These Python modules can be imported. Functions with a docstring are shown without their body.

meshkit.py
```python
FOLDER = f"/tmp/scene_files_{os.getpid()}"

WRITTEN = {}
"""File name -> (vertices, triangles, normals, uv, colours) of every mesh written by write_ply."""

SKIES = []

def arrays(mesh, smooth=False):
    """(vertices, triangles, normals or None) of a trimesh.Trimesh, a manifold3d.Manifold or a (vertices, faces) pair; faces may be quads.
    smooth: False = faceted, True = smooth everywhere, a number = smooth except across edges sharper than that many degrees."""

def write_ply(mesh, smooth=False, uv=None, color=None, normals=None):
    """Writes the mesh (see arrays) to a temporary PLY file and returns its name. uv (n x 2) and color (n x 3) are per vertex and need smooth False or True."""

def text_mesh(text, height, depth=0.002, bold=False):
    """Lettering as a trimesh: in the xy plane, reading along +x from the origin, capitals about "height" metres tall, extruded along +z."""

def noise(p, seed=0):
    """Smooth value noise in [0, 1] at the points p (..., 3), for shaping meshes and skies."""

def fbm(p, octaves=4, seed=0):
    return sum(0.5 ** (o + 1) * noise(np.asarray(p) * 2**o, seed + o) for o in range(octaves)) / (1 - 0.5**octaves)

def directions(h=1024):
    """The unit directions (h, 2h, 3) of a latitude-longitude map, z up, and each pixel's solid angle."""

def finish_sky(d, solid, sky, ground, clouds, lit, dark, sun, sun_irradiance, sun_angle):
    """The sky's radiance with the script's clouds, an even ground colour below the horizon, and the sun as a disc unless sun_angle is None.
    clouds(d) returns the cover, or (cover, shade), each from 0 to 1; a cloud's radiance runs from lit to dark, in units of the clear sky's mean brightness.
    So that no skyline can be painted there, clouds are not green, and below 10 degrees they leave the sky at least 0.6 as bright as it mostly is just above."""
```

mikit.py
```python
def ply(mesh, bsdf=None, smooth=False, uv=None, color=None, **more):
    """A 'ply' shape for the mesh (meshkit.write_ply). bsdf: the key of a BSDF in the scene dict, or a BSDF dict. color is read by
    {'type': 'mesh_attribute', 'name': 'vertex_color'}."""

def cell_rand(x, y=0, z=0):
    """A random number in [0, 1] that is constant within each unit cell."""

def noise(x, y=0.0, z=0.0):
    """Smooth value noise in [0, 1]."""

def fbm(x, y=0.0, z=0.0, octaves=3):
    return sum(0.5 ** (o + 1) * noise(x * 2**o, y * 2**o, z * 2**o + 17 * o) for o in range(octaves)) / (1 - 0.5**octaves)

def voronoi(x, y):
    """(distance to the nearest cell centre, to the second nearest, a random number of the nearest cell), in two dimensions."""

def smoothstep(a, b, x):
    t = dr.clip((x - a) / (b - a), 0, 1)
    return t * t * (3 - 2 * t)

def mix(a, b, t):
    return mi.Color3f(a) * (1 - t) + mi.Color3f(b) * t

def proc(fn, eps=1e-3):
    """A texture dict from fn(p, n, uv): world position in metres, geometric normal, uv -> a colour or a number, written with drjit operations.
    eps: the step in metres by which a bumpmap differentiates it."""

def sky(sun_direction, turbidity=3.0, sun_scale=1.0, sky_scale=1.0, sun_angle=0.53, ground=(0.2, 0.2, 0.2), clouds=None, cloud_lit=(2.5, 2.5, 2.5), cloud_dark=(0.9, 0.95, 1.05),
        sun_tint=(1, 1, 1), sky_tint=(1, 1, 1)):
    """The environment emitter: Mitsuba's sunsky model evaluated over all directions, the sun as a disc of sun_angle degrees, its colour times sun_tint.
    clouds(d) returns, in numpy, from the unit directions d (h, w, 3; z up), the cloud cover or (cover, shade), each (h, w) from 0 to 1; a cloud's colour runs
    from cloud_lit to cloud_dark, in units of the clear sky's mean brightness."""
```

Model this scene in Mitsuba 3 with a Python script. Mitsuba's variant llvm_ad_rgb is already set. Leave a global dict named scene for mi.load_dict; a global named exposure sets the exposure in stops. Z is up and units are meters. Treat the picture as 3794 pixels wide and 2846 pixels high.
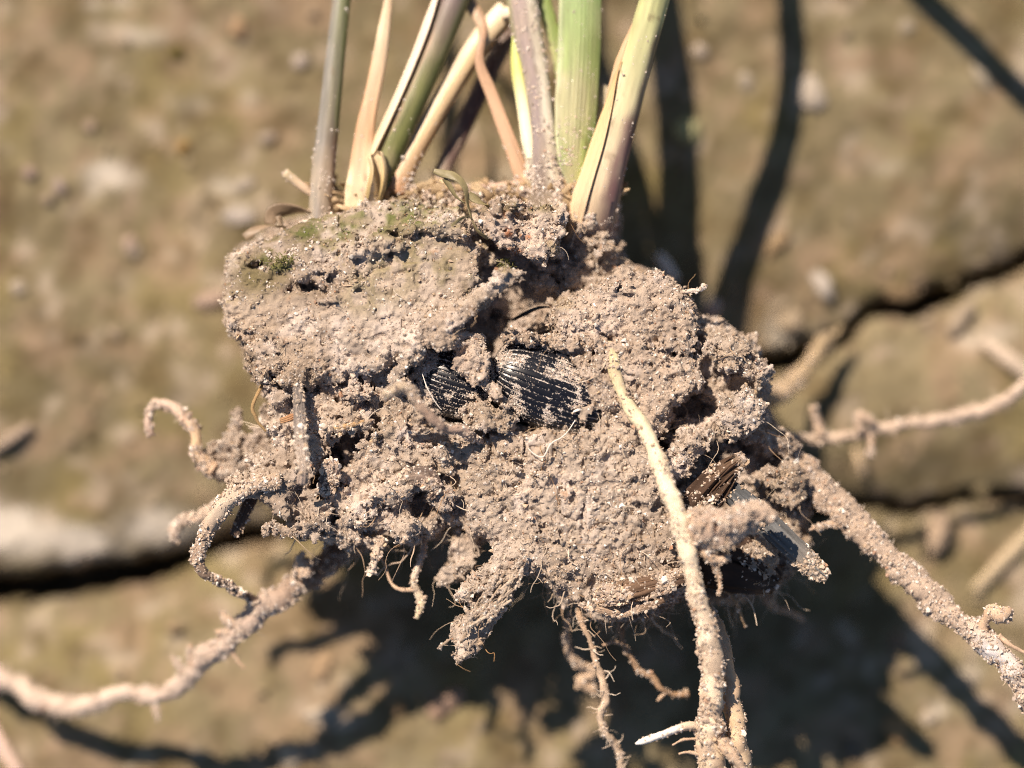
import math, numpy as np, mitsuba as mi, mikit, meshkit, shapely
from shapely.geometry import LineString, Polygon, box
from shapely.ops import polygonize, unary_union
from scipy.interpolate import CubicSpline
from scipy.ndimage import map_coordinates
from scipy.spatial import cKDTree

# ------------------------------------------------------------------ camera, light, exposure
# Layout frame: millimetres, x right, y away along the picture's height, z towards the lens; the plane z = 0 is in focus.
DIST, TILT, GAP = 400.0, math.radians(2), 25.5
S = 37.94                                        # photograph pixels per millimetre at the focus plane
NG = np.array([0, math.sin(TILT), math.cos(TILT)])   # the ground's normal in the layout frame
AX = np.array([[1, 0, 0], [0, math.cos(TILT), -math.sin(TILT)], NG])


def W(p):
    """layout millimetres -> world metres (z up, ground at 0)"""
    return (np.asarray(p, float) @ AX.T + [0, 0, GAP]) * 1e-3


eye, target = W([0, 0, DIST]), W([0, 0, 0])
up = AX @ np.array([0, 1.0, 0])
scene, labels = {}, {}
exposure = 2.5
SUNL = np.array([-0.52, 0.79, 1.0])                # towards the sun, in the layout frame
SUN = AX @ SUNL
scene['camera'] = {'type': 'thinlens', 'fov': math.degrees(2 * math.atan(50.0 / DIST)), 'fov_axis': 'x', 'aperture_radius': 0.0130,
                   'focus_distance': DIST * 1e-3, 'near_clip': 0.01, 'far_clip': 200.0,
                   'to_world': mi.ScalarTransform4f().look_at(origin=eye.tolist(), target=target.tolist(), up=up.tolist())}
scene['sky'] = mikit.sky(SUN.tolist(), turbidity=3, sky_scale=0.48, sun_tint=(0.965, 0.985, 1.08), ground=(0.18, 0.15, 0.1))

# ------------------------------------------------------------------ materials
VC = {'type': 'mesh_attribute', 'name': 'vertex_color'}
scene['mat_soil'] = {'type': 'diffuse', 'reflectance': VC}
scene['mat_leaf'] = {'type': 'twosided', 'bsdf': {'type': 'principled', 'base_color': VC, 'roughness': 0.5, 'specular': 0.4}}
scene['mat_root'] = {'type': 'twosided', 'bsdf': {'type': 'principled', 'base_color': VC, 'roughness': 0.75, 'specular': 0.2}}
scene['mat_chitin'] = {'type': 'principled', 'base_color': VC, 'roughness': 0.3, 'specular': 0.4, 'clearcoat': 0.1, 'clearcoat_gloss': 0.7}
scene['mat_quartz'] = {'type': 'principled', 'base_color': VC, 'roughness': 0.25, 'specular': 0.6}
scene['mat_bead'] = {'type': 'dielectric', 'int_ior': 1.45}

# ------------------------------------------------------------------ helpers
rng = np.random.default_rng(11)
LAT = np.random.default_rng(5).random((64, 64, 64)).astype(np.float32)


def vn(p, wave, seed=0):
    """value noise in [0, 1] with the given wavelength in mm"""
    q = np.asarray(p, np.float32) / np.float32(wave) + np.array([seed * 17.3, seed * 31.7, seed * 11.9], np.float32)
    i = np.floor(q)
    t = q - i
    q = i + t * t * (3 - 2 * t)
    return map_coordinates(LAT, q.T, order=1, mode='grid-wrap')


def fb(p, wave, seed=0, octaves=3):
    return sum(0.5 ** (o + 1) * vn(p, wave / 2 ** o, seed + 3 * o) for o in range(octaves)) / (1 - 0.5 ** octaves)


def ss(a, b, x):
    t = np.clip((x - a) / (b - a), 0, 1)
    return t * t * (3 - 2 * t)


def rgb(h):
    """an sRGB hex colour as linear values"""
    c = np.array([int(h[i:i + 2], 16) for i in (0, 2, 4)]) / 255
    return np.where(c < 0.04045, c / 12.92, ((c + 0.055) / 1.055) ** 2.4)


def mixc(a, b, t):
    t = np.asarray(t)[..., None]
    return np.asarray(a) * (1 - t) + np.asarray(b) * t


def L(sx, sy, z=0.0):
    """a point of the layout frame from where it lies in the photograph and its distance z (mm) in front of the focus plane"""
    f = (DIST - z) / DIST
    return np.array([(sx - 1897) / S * f, (1423 - sy) / S * f, z])


def LP(pts):
    return np.array([L(*p[:3]) for p in pts])


def G(sx, sy, h=0.0):
    """the point of the plane h mm above the ground that lies at (sx, sy) in the photograph"""
    d = np.array([(sx - 1897) / S / DIST, (1423 - sy) / S / DIST, -1.0])
    k = (h - GAP - DIST * NG[2]) / (d @ NG)
    return np.array([0, 0, DIST]) + d * k


def up_from_ground(p):
    return np.asarray(p) @ NG + GAP


def say(key, label=None, cat=None, group=None, kind=None):
    d = labels.setdefault(key, {})
    for k, v in (('label', label), ('category', cat), ('group', group), ('kind', kind)):
        if v:
            d[k] = v


def free(key):
    if key not in scene and key not in labels and not any(k.startswith(key + '__') for k in scene):
        return key
    n = 1
    while True:
        k = f'{key}_{n:03d}'
        if k not in scene and k not in labels and not any(q.startswith(k + '__') for q in scene):
            return k
        n += 1


def put(key, v, f, col, mat='mat_soil', smooth=True):
    key = key if key in labels and key not in scene else free(key)
    col = np.clip(np.broadcast_to(np.asarray(col, float), (len(v), 3)), 0.002, 0.9)
    scene[key] = mikit.ply((W(v), f), mat, smooth=smooth, color=col)
    return key


def put_flat(key, v, f, col, mat='mat_soil'):
    return put(key, v, f, col, mat, smooth=False)


def vnormals(v, f):
    n = np.zeros_like(v)
    fn = np.cross(v[f[:, 1]] - v[f[:, 0]], v[f[:, 2]] - v[f[:, 0]])
    for k in range(3):
        for c in range(3):
            n[:, c] += np.bincount(f[:, k], fn[:, c], len(v))
    return n / (np.linalg.norm(n, axis=1, keepdims=True) + 1e-20)


def merge(parts):
    vs, fs, cs, n = [], [], [], 0
    for v, f, c in parts:
        vs.append(v); fs.append(f + n); cs.append(np.broadcast_to(c, (len(v), 3))); n += len(v)
    return np.vstack(vs), np.vstack(fs), np.vstack(cs)


def sweep(pts, rad, prof, step=0.3, upv=(0, 0, 1), twist=0.0, caps=True, kink=0.0):
    """A profile (n, 2) swept along a smooth path; profile x lies across the path, y along upv. Returns vertices, faces, and per vertex: fraction along, profile x, profile y, path arc length."""
    pts = np.asarray(pts, float)
    rad = np.broadcast_to(np.asarray(rad, float), (len(pts),))
    d = np.r_[0, np.cumsum(np.linalg.norm(np.diff(pts, axis=0), axis=1))]
    m = max(4, int(d[-1] / step) + 1)
    s = np.linspace(0, d[-1], m)
    c = CubicSpline(d, pts, bc_type='natural')(s) if len(pts) > 2 else np.array([np.interp(s, d, pts[:, k]) for k in range(3)]).T
    r = np.interp(s, d, rad)
    if kink:                                             # small bends and swellings
        c = c + (np.stack([vn(c, 2.0, k) for k in (5, 6, 7)], -1) - 0.5) * kink + (np.stack([vn(c, 0.8, k) for k in (8, 9, 10)], -1) - 0.5) * kink * 0.35
        r = r * (0.78 + 0.44 * vn(c, 1.3, 11))
    t = np.gradient(c, axis=0)
    t /= np.linalg.norm(t, axis=1, keepdims=True) + 1e-12
    u = np.asarray(upv, float) - (t @ np.asarray(upv, float))[:, None] * t
    bad = np.linalg.norm(u, axis=1) < 0.15
    if bad.any():
        alt = np.cross(t, [1.0, 0.3, 0])
        u[bad] = alt[bad]
    u /= np.linalg.norm(u, axis=1, keepdims=True)
    b = np.cross(t, u)
    tw = twist * np.linspace(0, 1, m)[:, None]
    b, u = b * np.cos(tw) + u * np.sin(tw), u * np.cos(tw) - b * np.sin(tw)
    pr = np.array([prof(x) for x in np.linspace(0, 1, m)]) if callable(prof) else np.broadcast_to(np.asarray(prof, float), (m,) + np.shape(prof))
    k = pr.shape[1]
    v = c[:, None] + r[:, None, None] * (pr[..., 0, None] * b[:, None] + pr[..., 1, None] * u[:, None])
    i, j = np.meshgrid(np.arange(m - 1), np.arange(k), indexing='ij')
    q = np.stack([i * k + j, i * k + (j + 1) % k, (i + 1) * k + (j + 1) % k, (i + 1) * k + j], -1).reshape(-1, 4)
    f = np.vstack([q[:, [0, 1, 2]], q[:, [0, 2, 3]]])
    v = v.reshape(-1, 3)
    tt, px, py, sl = np.repeat(np.linspace(0, 1, m), k), pr[..., 0].ravel(), pr[..., 1].ravel(), np.repeat(s, k)
    if caps:
        n = len(v)
        v = np.vstack([v, v[:k].mean(0), v[-k:].mean(0)])
        j = np.arange(k)
        f = np.vstack([f, np.c_[np.full(k, n), (j + 1) % k, j], np.c_[np.full(k, n + 1), (m - 1) * k + j, (m - 1) * k + (j + 1) % k]])
        tt, px, py, sl = np.r_[tt, 0, 1], np.r_[px, 0, 0], np.r_[py, 0, 0], np.r_[sl, 0, s[-1]]
    f = f[:, ::-1]
    return v, f, tt, px, py, sl


def circle(n=16, flat=1.0, ribs=0, amp=0.0):
    a = np.arange(n) * 2 * np.pi / n
    r = 1 + amp * np.cos(ribs * a)
    return np.c_[np.cos(a) * r, np.sin(a) * r * flat]


def arc(a0, a1, r1=1.1, r0=1.0, n=12, flat=1.0):
    a = np.radians(np.linspace(a0, a1, n))
    o, i = np.c_[np.cos(a), np.sin(a)] * r1, np.c_[np.cos(a), np.sin(a)][::-1] * r0
    p = np.vstack([o, i])
    p[:, 1] *= flat
    return p


def lump(v, f, amp, wave, seed):
    """pushes a mesh in and out with noise"""
    n = vnormals(v, f)
    return v + n * (amp * 2 * (fb(v, wave, seed, 3) - 0.5))[:, None]


OCTA = (np.array([[1, 0, 0], [-1, 0, 0], [0, 1, 0], [0, -1, 0], [0, 0, 1], [0, 0, -1]], float),
        np.array([[0, 2, 4], [2, 1, 4], [1, 3, 4], [3, 0, 4], [2, 0, 5], [1, 2, 5], [3, 1, 5], [0, 3, 5]]))
_g = (1 + 5 ** 0.5) / 2
ICO = (np.array([[-1, _g, 0], [1, _g, 0], [-1, -_g, 0], [1, -_g, 0], [0, -1, _g], [0, 1, _g], [0, -1, -_g], [0, 1, -_g], [_g, 0, -1], [_g, 0, 1], [-_g, 0, -1], [-_g, 0, 1]]) / 1.902,
       np.array([[0, 11, 5], [0, 5, 1], [0, 1, 7], [0, 7, 10], [0, 10, 11], [1, 5, 9], [5, 11, 4], [11, 10, 2], [10, 7, 6], [7, 1, 8], [3, 9, 4], [3, 4, 2], [3, 2, 6], [3, 6, 8], [3, 8, 9], [4, 9, 5], [2, 4, 11], [6, 2, 10], [8, 6, 7], [9, 8, 1]]))


def blobs(pos, size, col, rg, template=OCTA, jitter=0.25):
    """small irregular grains at pos: one mesh"""
    n = len(pos)
    tv, tf = template
    q = rg.normal(size=(n, 4))
    q /= np.linalg.norm(q, axis=1, keepdims=True)
    w, x, y, z = q.T
    R = np.stack([1 - 2 * (y * y + z * z), 2 * (x * y - z * w), 2 * (x * z + y * w), 2 * (x * y + z * w), 1 - 2 * (x * x + z * z), 2 * (y * z - x * w),
                  2 * (x * z - y * w), 2 * (y * z + x * w), 1 - 2 * (x * x + y * y)], -1).reshape(n, 3, 3)
    sc = np.exp(rg.normal(0, 0.22, (n, 1, 3)))
    v = tv[None] * (1 + jitter * rg.normal(size=(n, len(tv), 1))) * sc
    v = np.einsum('nij,nkj->nki', R, v) * np.asarray(size)[:, None, None] + pos[:, None]
    f = (tf[None] + (np.arange(n) * len(tv))[:, None, None]).reshape(-1, 3)
    return v.reshape(-1, 3), f, np.repeat(col, len(tv), axis=0)


def on_surface(v, f, n, rg, weight=None):
    """n random points of a mesh with their normals and faces"""
    fn = np.cross(v[f[:, 1]] - v[f[:, 0]], v[f[:, 2]] - v[f[:, 0]])
    a = np.linalg.norm(fn, axis=1)
    w = a * (1 if weight is None else weight)
    i = np.searchsorted(np.cumsum(w), rg.random(n) * w.sum()).clip(0, len(f) - 1)
    b = rg.dirichlet([1, 1, 1], n)
    return (v[f[i]] * b[..., None]).sum(1), fn[i] / (a[i, None] + 1e-20), i


# soil colours, as the material is in plain light
SOIL = rgb('b3a292') * 0.87
GRAINS = np.array([rgb('ece2d6'), rgb('c6b19d'), rgb('b8a08a'), rgb('a9917b'), rgb('b99a76'), rgb('8b7d70'), rgb('bcaca0'), rgb('a86f44'), rgb('4a423c')])
GRAIN_P = np.array([0.17, 0.22, 0.2, 0.13, 0.08, 0.08, 0.09, 0.02, 0.03])


def grain_colours(n, rg, tint=None, pale=0.0):
    i = rg.choice(len(GRAINS), n, p=GRAIN_P / GRAIN_P.sum())
    c = GRAINS[i] * np.exp(rg.normal(0, 0.2, (n, 1)))
    if tint is not None:
        c = 0.65 * c + 0.35 * tint
    if pale:
        c = mixc(c, rgb('e6d8cb'), rg.random(n) * pale)
    c = 0.86 * c + 0.14 * c.mean(1, keepdims=True) * np.array([1.05, 1.0, 0.93])
    return c * 0.92


def crumbs(v, f, n, rg, size=0.1, spread=0.4, sink=0.35, tint=None, pale=0.0, weight=None, template=OCTA):
    p, nn, i = on_surface(v, f, n, rg, weight)
    r = np.clip(size * np.exp(rg.normal(0, spread, n)), 0.03, max(0.2, 1.9 * size))
    t = None if tint is None else (tint[i] if np.ndim(tint) == 2 else tint)
    return blobs(p + nn * (r * (0.6 - sink))[:, None], r, grain_colours(n, rg, t, pale), rg, template)


def soil_colour(p, seed=0):
    c = mixc(SOIL, rgb('a79480') * 0.86, ss(0.35, 0.75, fb(p, 6, seed + 1)))
    c = mixc(c, rgb('c8b8ac') * 0.9, ss(0.5, 0.8, fb(p, 2.2, seed + 2)))
    c = mixc(c, rgb('8f7f72') * 0.8, 0.7 * ss(0.62, 0.8, fb(p, 1.3, seed + 3)))
    c = mixc(c, rgb('a8703f') * 0.8, 0.5 * ss(0.74, 0.88, fb(p, 1.8, seed + 4)))
    return c * (0.88 + 0.24 * vn(p, 0.4, seed + 5))[:, None]


# ------------------------------------------------------------------ the ground: cracked dry mud
def gline(pts):
    """a crack, from where it runs in the photograph, on the ground (x, y in mm along the ground)"""
    q = np.array([AX @ G(*p) for p in pts])[:, :2]
    return q


crack_lines = [
    (gline([(-1500, 2450), (-800, 2330), (-300, 2240), (0, 2200), (180, 2170), (350, 2150), (520, 2110), (690, 2040), (850, 1985), (1100, 1950), (1500, 1800), (2000, 1600), (2500, 1450), (2870, 1335), (3040, 1300), (3150, 1240), (3230, 1150), (3290, 1120), (3380, 1160), (3470, 1105), (3620, 1030), (3800, 955), (4300, 700), (5200, 500)]),
     [1.45] * 6 + [1.2, 0.8, 0.5] + [0.8] * 5 + [1.3, 0.5, 0.35, 0.5, 1.05, 0.75, 0.55, 0.45, 0.8, 1.4]),
    (gline([(2000, 1600), (2300, 1800), (2700, 1900), (3000, 1915), (3210, 1890), (3420, 1868), (3600, 1860), (3800, 1852), (4400, 1900), (5300, 1700)]), [0.4, 0.3, 0.2, 0.16, 0.14, 0.14, 0.16, 0.2, 0.6, 1.2]),
    (gline([(-600, 2290), (-700, 1500), (-900, 300), (-800, -900), (-1000, -2200)]), [1.3] * 5),
    (gline([(-800, -900), (600, -1050), (2000, -1300), (3800, -1000), (5200, -1200)]), [1.3] * 5),
    (gline([(4300, 700), (4500, -300), (3800, -1000), (4000, -2200)]), [1.2] * 4),
    (gline([(-200, 2230), (-300, 3300), (500, 4000), (400, 4800)]), [1.2] * 4),
    (gline([(500, 4000), (2000, 3700), (3600, 3900), (4600, 3300), (4400, 1900)]), [1.2] * 5),
]
HX, HY, ST = 110.0, 95.0, 0.72
dense_x, dense_y = np.arange(-HX, HX + 1e-6, ST), np.arange(-HY, HY + 1e-6, ST)
far = HX + np.cumsum(1.5 * 1.45 ** np.arange(26))
far = far[far < 40000]
xs, ys = np.r_[-far[::-1], dense_x, far], np.r_[-(far[::-1] - HX + HY), dense_y, far - HX + HY]
gx, gy = np.meshgrid(xs, ys, indexing='ij')
gp = np.stack([gx, gy, np.zeros_like(gx)], -1).reshape(-1, 3)
cp, cw = [], []
for pts, ws in crack_lines:
    d = np.r_[0, np.cumsum(np.linalg.norm(np.diff(pts, axis=0), axis=1))]
    s = np.arange(0, d[-1], 0.25)
    cp.append(np.c_[np.interp(s, d, pts[:, 0]), np.interp(s, d, pts[:, 1])])
    cw.append(np.interp(s, d, ws))
cp, cw = np.vstack(cp), np.concatenate(cw)
warp = np.c_[vn(gp, 5.0, 21) - 0.5, vn(gp, 5.0, 22) - 0.5] * 1.6 + np.c_[vn(gp, 1.6, 23) - 0.5, vn(gp, 1.6, 24) - 0.5] * 0.6
dist, near = cKDTree(cp).query(gp[:, :2] + warp, workers=-1)
wid = cw[near] * 0.62
inner = (np.abs(gp[:, 0]) <= HX + 1) & (np.abs(gp[:, 1]) <= HY + 1)
lip = ss(0, 1, (dist - wid * 1.15) / 0.4)
round_edge = np.exp(-np.maximum(dist - wid, 0) / 2.2)
rip = LineString(gline([(2650, 900), (3600, 500)]))
gz = 1.8 * (fb(gp, 24, 31, 3) - 0.5) * 2 + 0.45 * (fb(gp, 3.0, 33, 3) - 0.5) * 2 + 0.16 * (vn(gp, 0.9, 35) - 0.5)
gz += 0.35 * (vn(np.c_[gp[:, 0] * 0.5 + gp[:, 1] * 0.87, (gp[:, 1] * 0.5 - gp[:, 0] * 0.87) * 0.25, gp[:, 2]], 2.4, 37) - 0.5) * 2 * ss(0.5, 0.8, fb(gp, 26, 38, 2))
gz -= 0.9 * round_edge + 3.0 * np.exp(-np.maximum(dist - wid, 0) / 7.0) * (0.5 + fb(gp, 12, 39, 2))
gz = np.where(inner, gz * ss(0, 12, np.minimum(HX - np.abs(gp[:, 0]), HY - np.abs(gp[:, 1])) + 1), 0)
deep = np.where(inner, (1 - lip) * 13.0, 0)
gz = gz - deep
verts_g = np.c_[gp[:, :2], gz]
nx, ny = len(xs), len(ys)
ii, jj = np.meshgrid(np.arange(nx - 1), np.arange(ny - 1), indexing='ij')
a = ii * ny + jj
quads = np.stack([a, a + ny, a + ny + 1, a + 1], -1).reshape(-1, 4)
qc = gp[quads].mean(1)

# colours: brown olive silt with paler, salt-dusted and darker, algal places
gc = mixc(rgb('94886c'), rgb('80755b'), ss(0.35, 0.65, fb(gp, 14, 41)))
gc = mixc(gc, rgb('85773f'), 0.4 * ss(0.5, 0.75, fb(gp, 8, 42)))
gc = mixc(gc, rgb('a08a72'), 0.8 * ss(0.52, 0.72, fb(gp, 5, 43)))
gc = mixc(gc, rgb('6b5a3e'), 0.6 * ss(0.55, 0.75, fb(gp, 4, 44)))
gc = mixc(gc, rgb('b8a995'), 0.8 * ss(0.58, 0.72, fb(gp, 2.6, 45)))
gc = mixc(gc, rgb('b39a86'), 0.4 * ss(0.6, 0.75, fb(gp, 1.5, 48)))
gc = mixc(gc, rgb('564a2c'), 0.45 * ss(0.66, 0.78, fb(gp, 2.0, 49)))
edge_pale = np.zeros(len(gp))
for (sx, sy, rx, ry, k) in [(20, 1985, 7.5, 3.4, 1.0), (280, 2020, 6.5, 3.0, 1.0), (610, 1940, 6.0, 3.2, 1.0), (420, 650, 3.6, 2.1, 0.95), (360, 690, 1.5, 1.5, 0.7), (560, 135, 2.6, 1.4, 0.5), (860, 700, 2.6, 1.2, 0.6), (900, 800, 2.0, 1.3, 0.6),
                            (710, 380, 2.6, 1.0, 0.5), (930, 370, 1.4, 1.0, 0.55), (370, 25, 1.4, 0.9, 0.5), (470, 20, 1.0, 0.8, 0.5), (3300, 640, 2.0, 0.8, 0.3), (3650, 1250, 4.0, 1.6, 0.5), (2920, 1250, 2.4, 2.0, 0.6), (1250, 2690, 2.5, 1.2, 0.7), (3580, 2520, 1.5, 1.2, 0.6), (3450, 2650, 1.2, 1.0, 0.6), (1100, 2800, 2.4, 1.4, 0.6)]:
    c0 = (AX @ G(sx, sy))[:2]
    q = ((gp[:, :2] + warp * 1.3 - c0) / [rx, ry])
    edge_pale = np.maximum(edge_pale, k * ss(1.15, 0.35, np.linalg.norm(q, axis=1)))
edge_pale *= ss(0.12, 0.42, fb(gp, 1.8, 46))
gc = mixc(gc, rgb('ddd3c4'), 0.9 * edge_pale)
gc = mixc(gc, rgb('5e5138'), 0.5 * ss(0.5, 0.72, fb(gp, 1.9, 50)))
gc = gc * (0.8 + 0.4 * fb(gp, 1.7, 47, 2))[:, None] * 0.72
verts_l = verts_g - [0, 0, GAP]
verts_l = verts_l @ AX                                   # back into the layout frame
ground_z = verts_l

area = box(xs[0] - 5, ys[0] - 5, xs[-1] + 5, ys[-1] + 5)
inner_box = box(-HX, -HY, HX, HY)
net = unary_union([LineString(p) for p, _ in crack_lines] + [inner_box.exterior])
cells = sorted((c for c in polygonize(net)), key=lambda c: -c.area)
cells = [c for c in cells if c.intersects(box(-60, -55, 60, 55)) and c.area > 60]
which = np.full(len(quads), -1)
fw = warp[quads].mean(1)
for n, c in enumerate(cells):
    which[shapely.contains_xy(c, qc[:, 0] + fw[:, 0], qc[:, 1] + fw[:, 1])] = n
which[(dist[quads].mean(1) < wid[quads].mean(1) * 0.9) & (which >= 0)] = -1


def sub(q):
    used, inv = np.unique(q, return_inverse=True)
    q = inv.reshape(q.shape)
    return used, np.vstack([q[:, [0, 1, 2]], q[:, [0, 2, 3]]])


u_, f_ = sub(quads[which < 0])
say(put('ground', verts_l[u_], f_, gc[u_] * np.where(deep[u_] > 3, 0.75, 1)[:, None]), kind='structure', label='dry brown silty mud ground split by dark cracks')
for n in range(len(cells)):
    if (which == n).any():
        u_, f_ = sub(quads[which == n])
        put('ground__mud_plate', verts_l[u_], f_, gc[u_])

# loose crumbs all over the mud, uncountable
rg = np.random.default_rng(71)
m = 4000
px_ = np.c_[rg.uniform(-70, 70, m), rg.uniform(-60, 60, m)]
grid_i = np.clip(np.round((px_[:, 0] + HX) / ST).astype(int), 0, len(dense_x) - 1) + len(far)
grid_j = np.clip(np.round((px_[:, 1] + HY) / ST).astype(int), 0, len(dense_y) - 1) + len(far)
vid = grid_i * ny + grid_j
keep = rg.random(m) < ss(0.3, 0.7, fb(gp[vid], 9, 51)) + 0.15
vid = vid[keep]
sz = np.clip(0.17 * np.exp(rg.normal(0, 0.55, len(vid))), 0.07, 0.7)
cols = mixc(gc[vid] * 1.1, rgb('b8a68f') * 0.75, rg.random(len(vid)) ** 2)
v_, f_, c_ = blobs(verts_l[vid] + NG * (sz * 0.4)[:, None], sz, cols, rg, OCTA, 0.15)
say(put_flat('soil_crumbs', v_, f_, c_), kind='stuff', label='fine loose soil crumbs scattered over the cracked mud')

# ------------------------------------------------------------------ the clod: a signed-distance sculpture of broken soil pieces
H = 0.175
lo = np.array([-31.5, -28.0, -28.0])
hc = 2 * H
cx, cy, cz = [lo[k] + hc * np.arange(int((([63.5, 49.0, 33.6][k]) / hc))) for k in range(3)]
CX, CY = np.meshgrid(cx, cy, indexing='ij')
CZ = cz[None, None, :]


def poly_sdf(poly):
    """signed distance of the coarse columns to a polygon (mm), negative inside"""
    x, y = CX.ravel(), CY.ravel()
    best, inside = np.full(len(x), 1e9), np.zeros(len(x), bool)
    for (ax, ay), (bx, by) in zip(poly, np.roll(poly, -1, axis=0)):
        ex, ey = bx - ax, by - ay
        t = np.clip(((x - ax) * ex + (y - ay) * ey) / (ex * ex + ey * ey + 1e-12), 0, 1)
        best = np.minimum(best, (x - ax - ex * t) ** 2 + (y - ay - ey * t) ** 2)
        cross = ((ay > y) != (by > y)) & (x < ex * (y - ay) / (ey if abs(ey) > 1e-9 else 1e-9) + ax)
        inside ^= cross
    d = np.sqrt(best)
    return np.where(inside, -d, d).reshape(CX.shape)


def slab(pts, z0, th, r, gx=0.0, gy=0.0, bend=0.0):
    """a rounded slab of soil: outline from the photograph, front face at z0 in its middle, tilted by gx, gy, domed by bend"""
    poly = np.array([L(a, b, z0 - th * 0.3)[:2] for a, b in pts])
    c = poly.mean(0)
    wob = np.stack([CX, CY, np.zeros_like(CX)], -1).reshape(-1, 3)
    d2 = poly_sdf(poly) + ((vn(wob, 2.2, int(abs(pts[0][0])) % 50) - 0.5) * 1.1 + (vn(wob, 0.9, int(abs(pts[0][1])) % 50) - 0.5) * 0.5).reshape(CX.shape)
    front = z0 + gx * (CX - c[0]) + gy * (CY - c[1]) - bend * ((CX - c[0]) ** 2 + (CY - c[1]) ** 2)
    mid = front - th / 2
    wz = np.abs(CZ - mid[..., None]) - th / 2 + r
    wd = (d2 + r)[..., None]
    return (np.minimum(np.maximum(wz, wd), 0) + np.sqrt(np.maximum(wz, 0) ** 2 + np.maximum(wd, 0) ** 2) - r).astype(np.float32)


def ball(sx, sy, z, rx, ry, rz, turn=0.0):
    c = L(sx, sy, z)
    ct, st = math.cos(math.radians(turn)), math.sin(math.radians(turn))
    x, y = (CX - c[0]) * ct + (CY - c[1]) * st, (CY - c[1]) * ct - (CX - c[0]) * st
    k = np.sqrt((x / rx)[..., None] ** 2 + (y / ry)[..., None] ** 2 + ((CZ - c[2]) / rz) ** 2)
    return ((k - 1) * min(rx, ry, rz)).astype(np.float32)


def rod(p, q, r0, r1):
    p, q = L(*p), L(*q)
    e = q - p
    X = np.stack(np.broadcast_arrays(CX[..., None] - p[0], CY[..., None] - p[1], CZ - p[2]), -1)
    t = np.clip(X @ e / (e @ e), 0, 1)
    return (np.linalg.norm(X - t[..., None] * e, axis=-1) - (r0 + (r1 - r0) * t)).astype(np.float32)


def smin(a, b, k):
    h = np.clip(0.5 + 0.5 * (b - a) / k, 0, 1)
    return b * (1 - h) + a * h - k * h * (1 - h)


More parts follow.
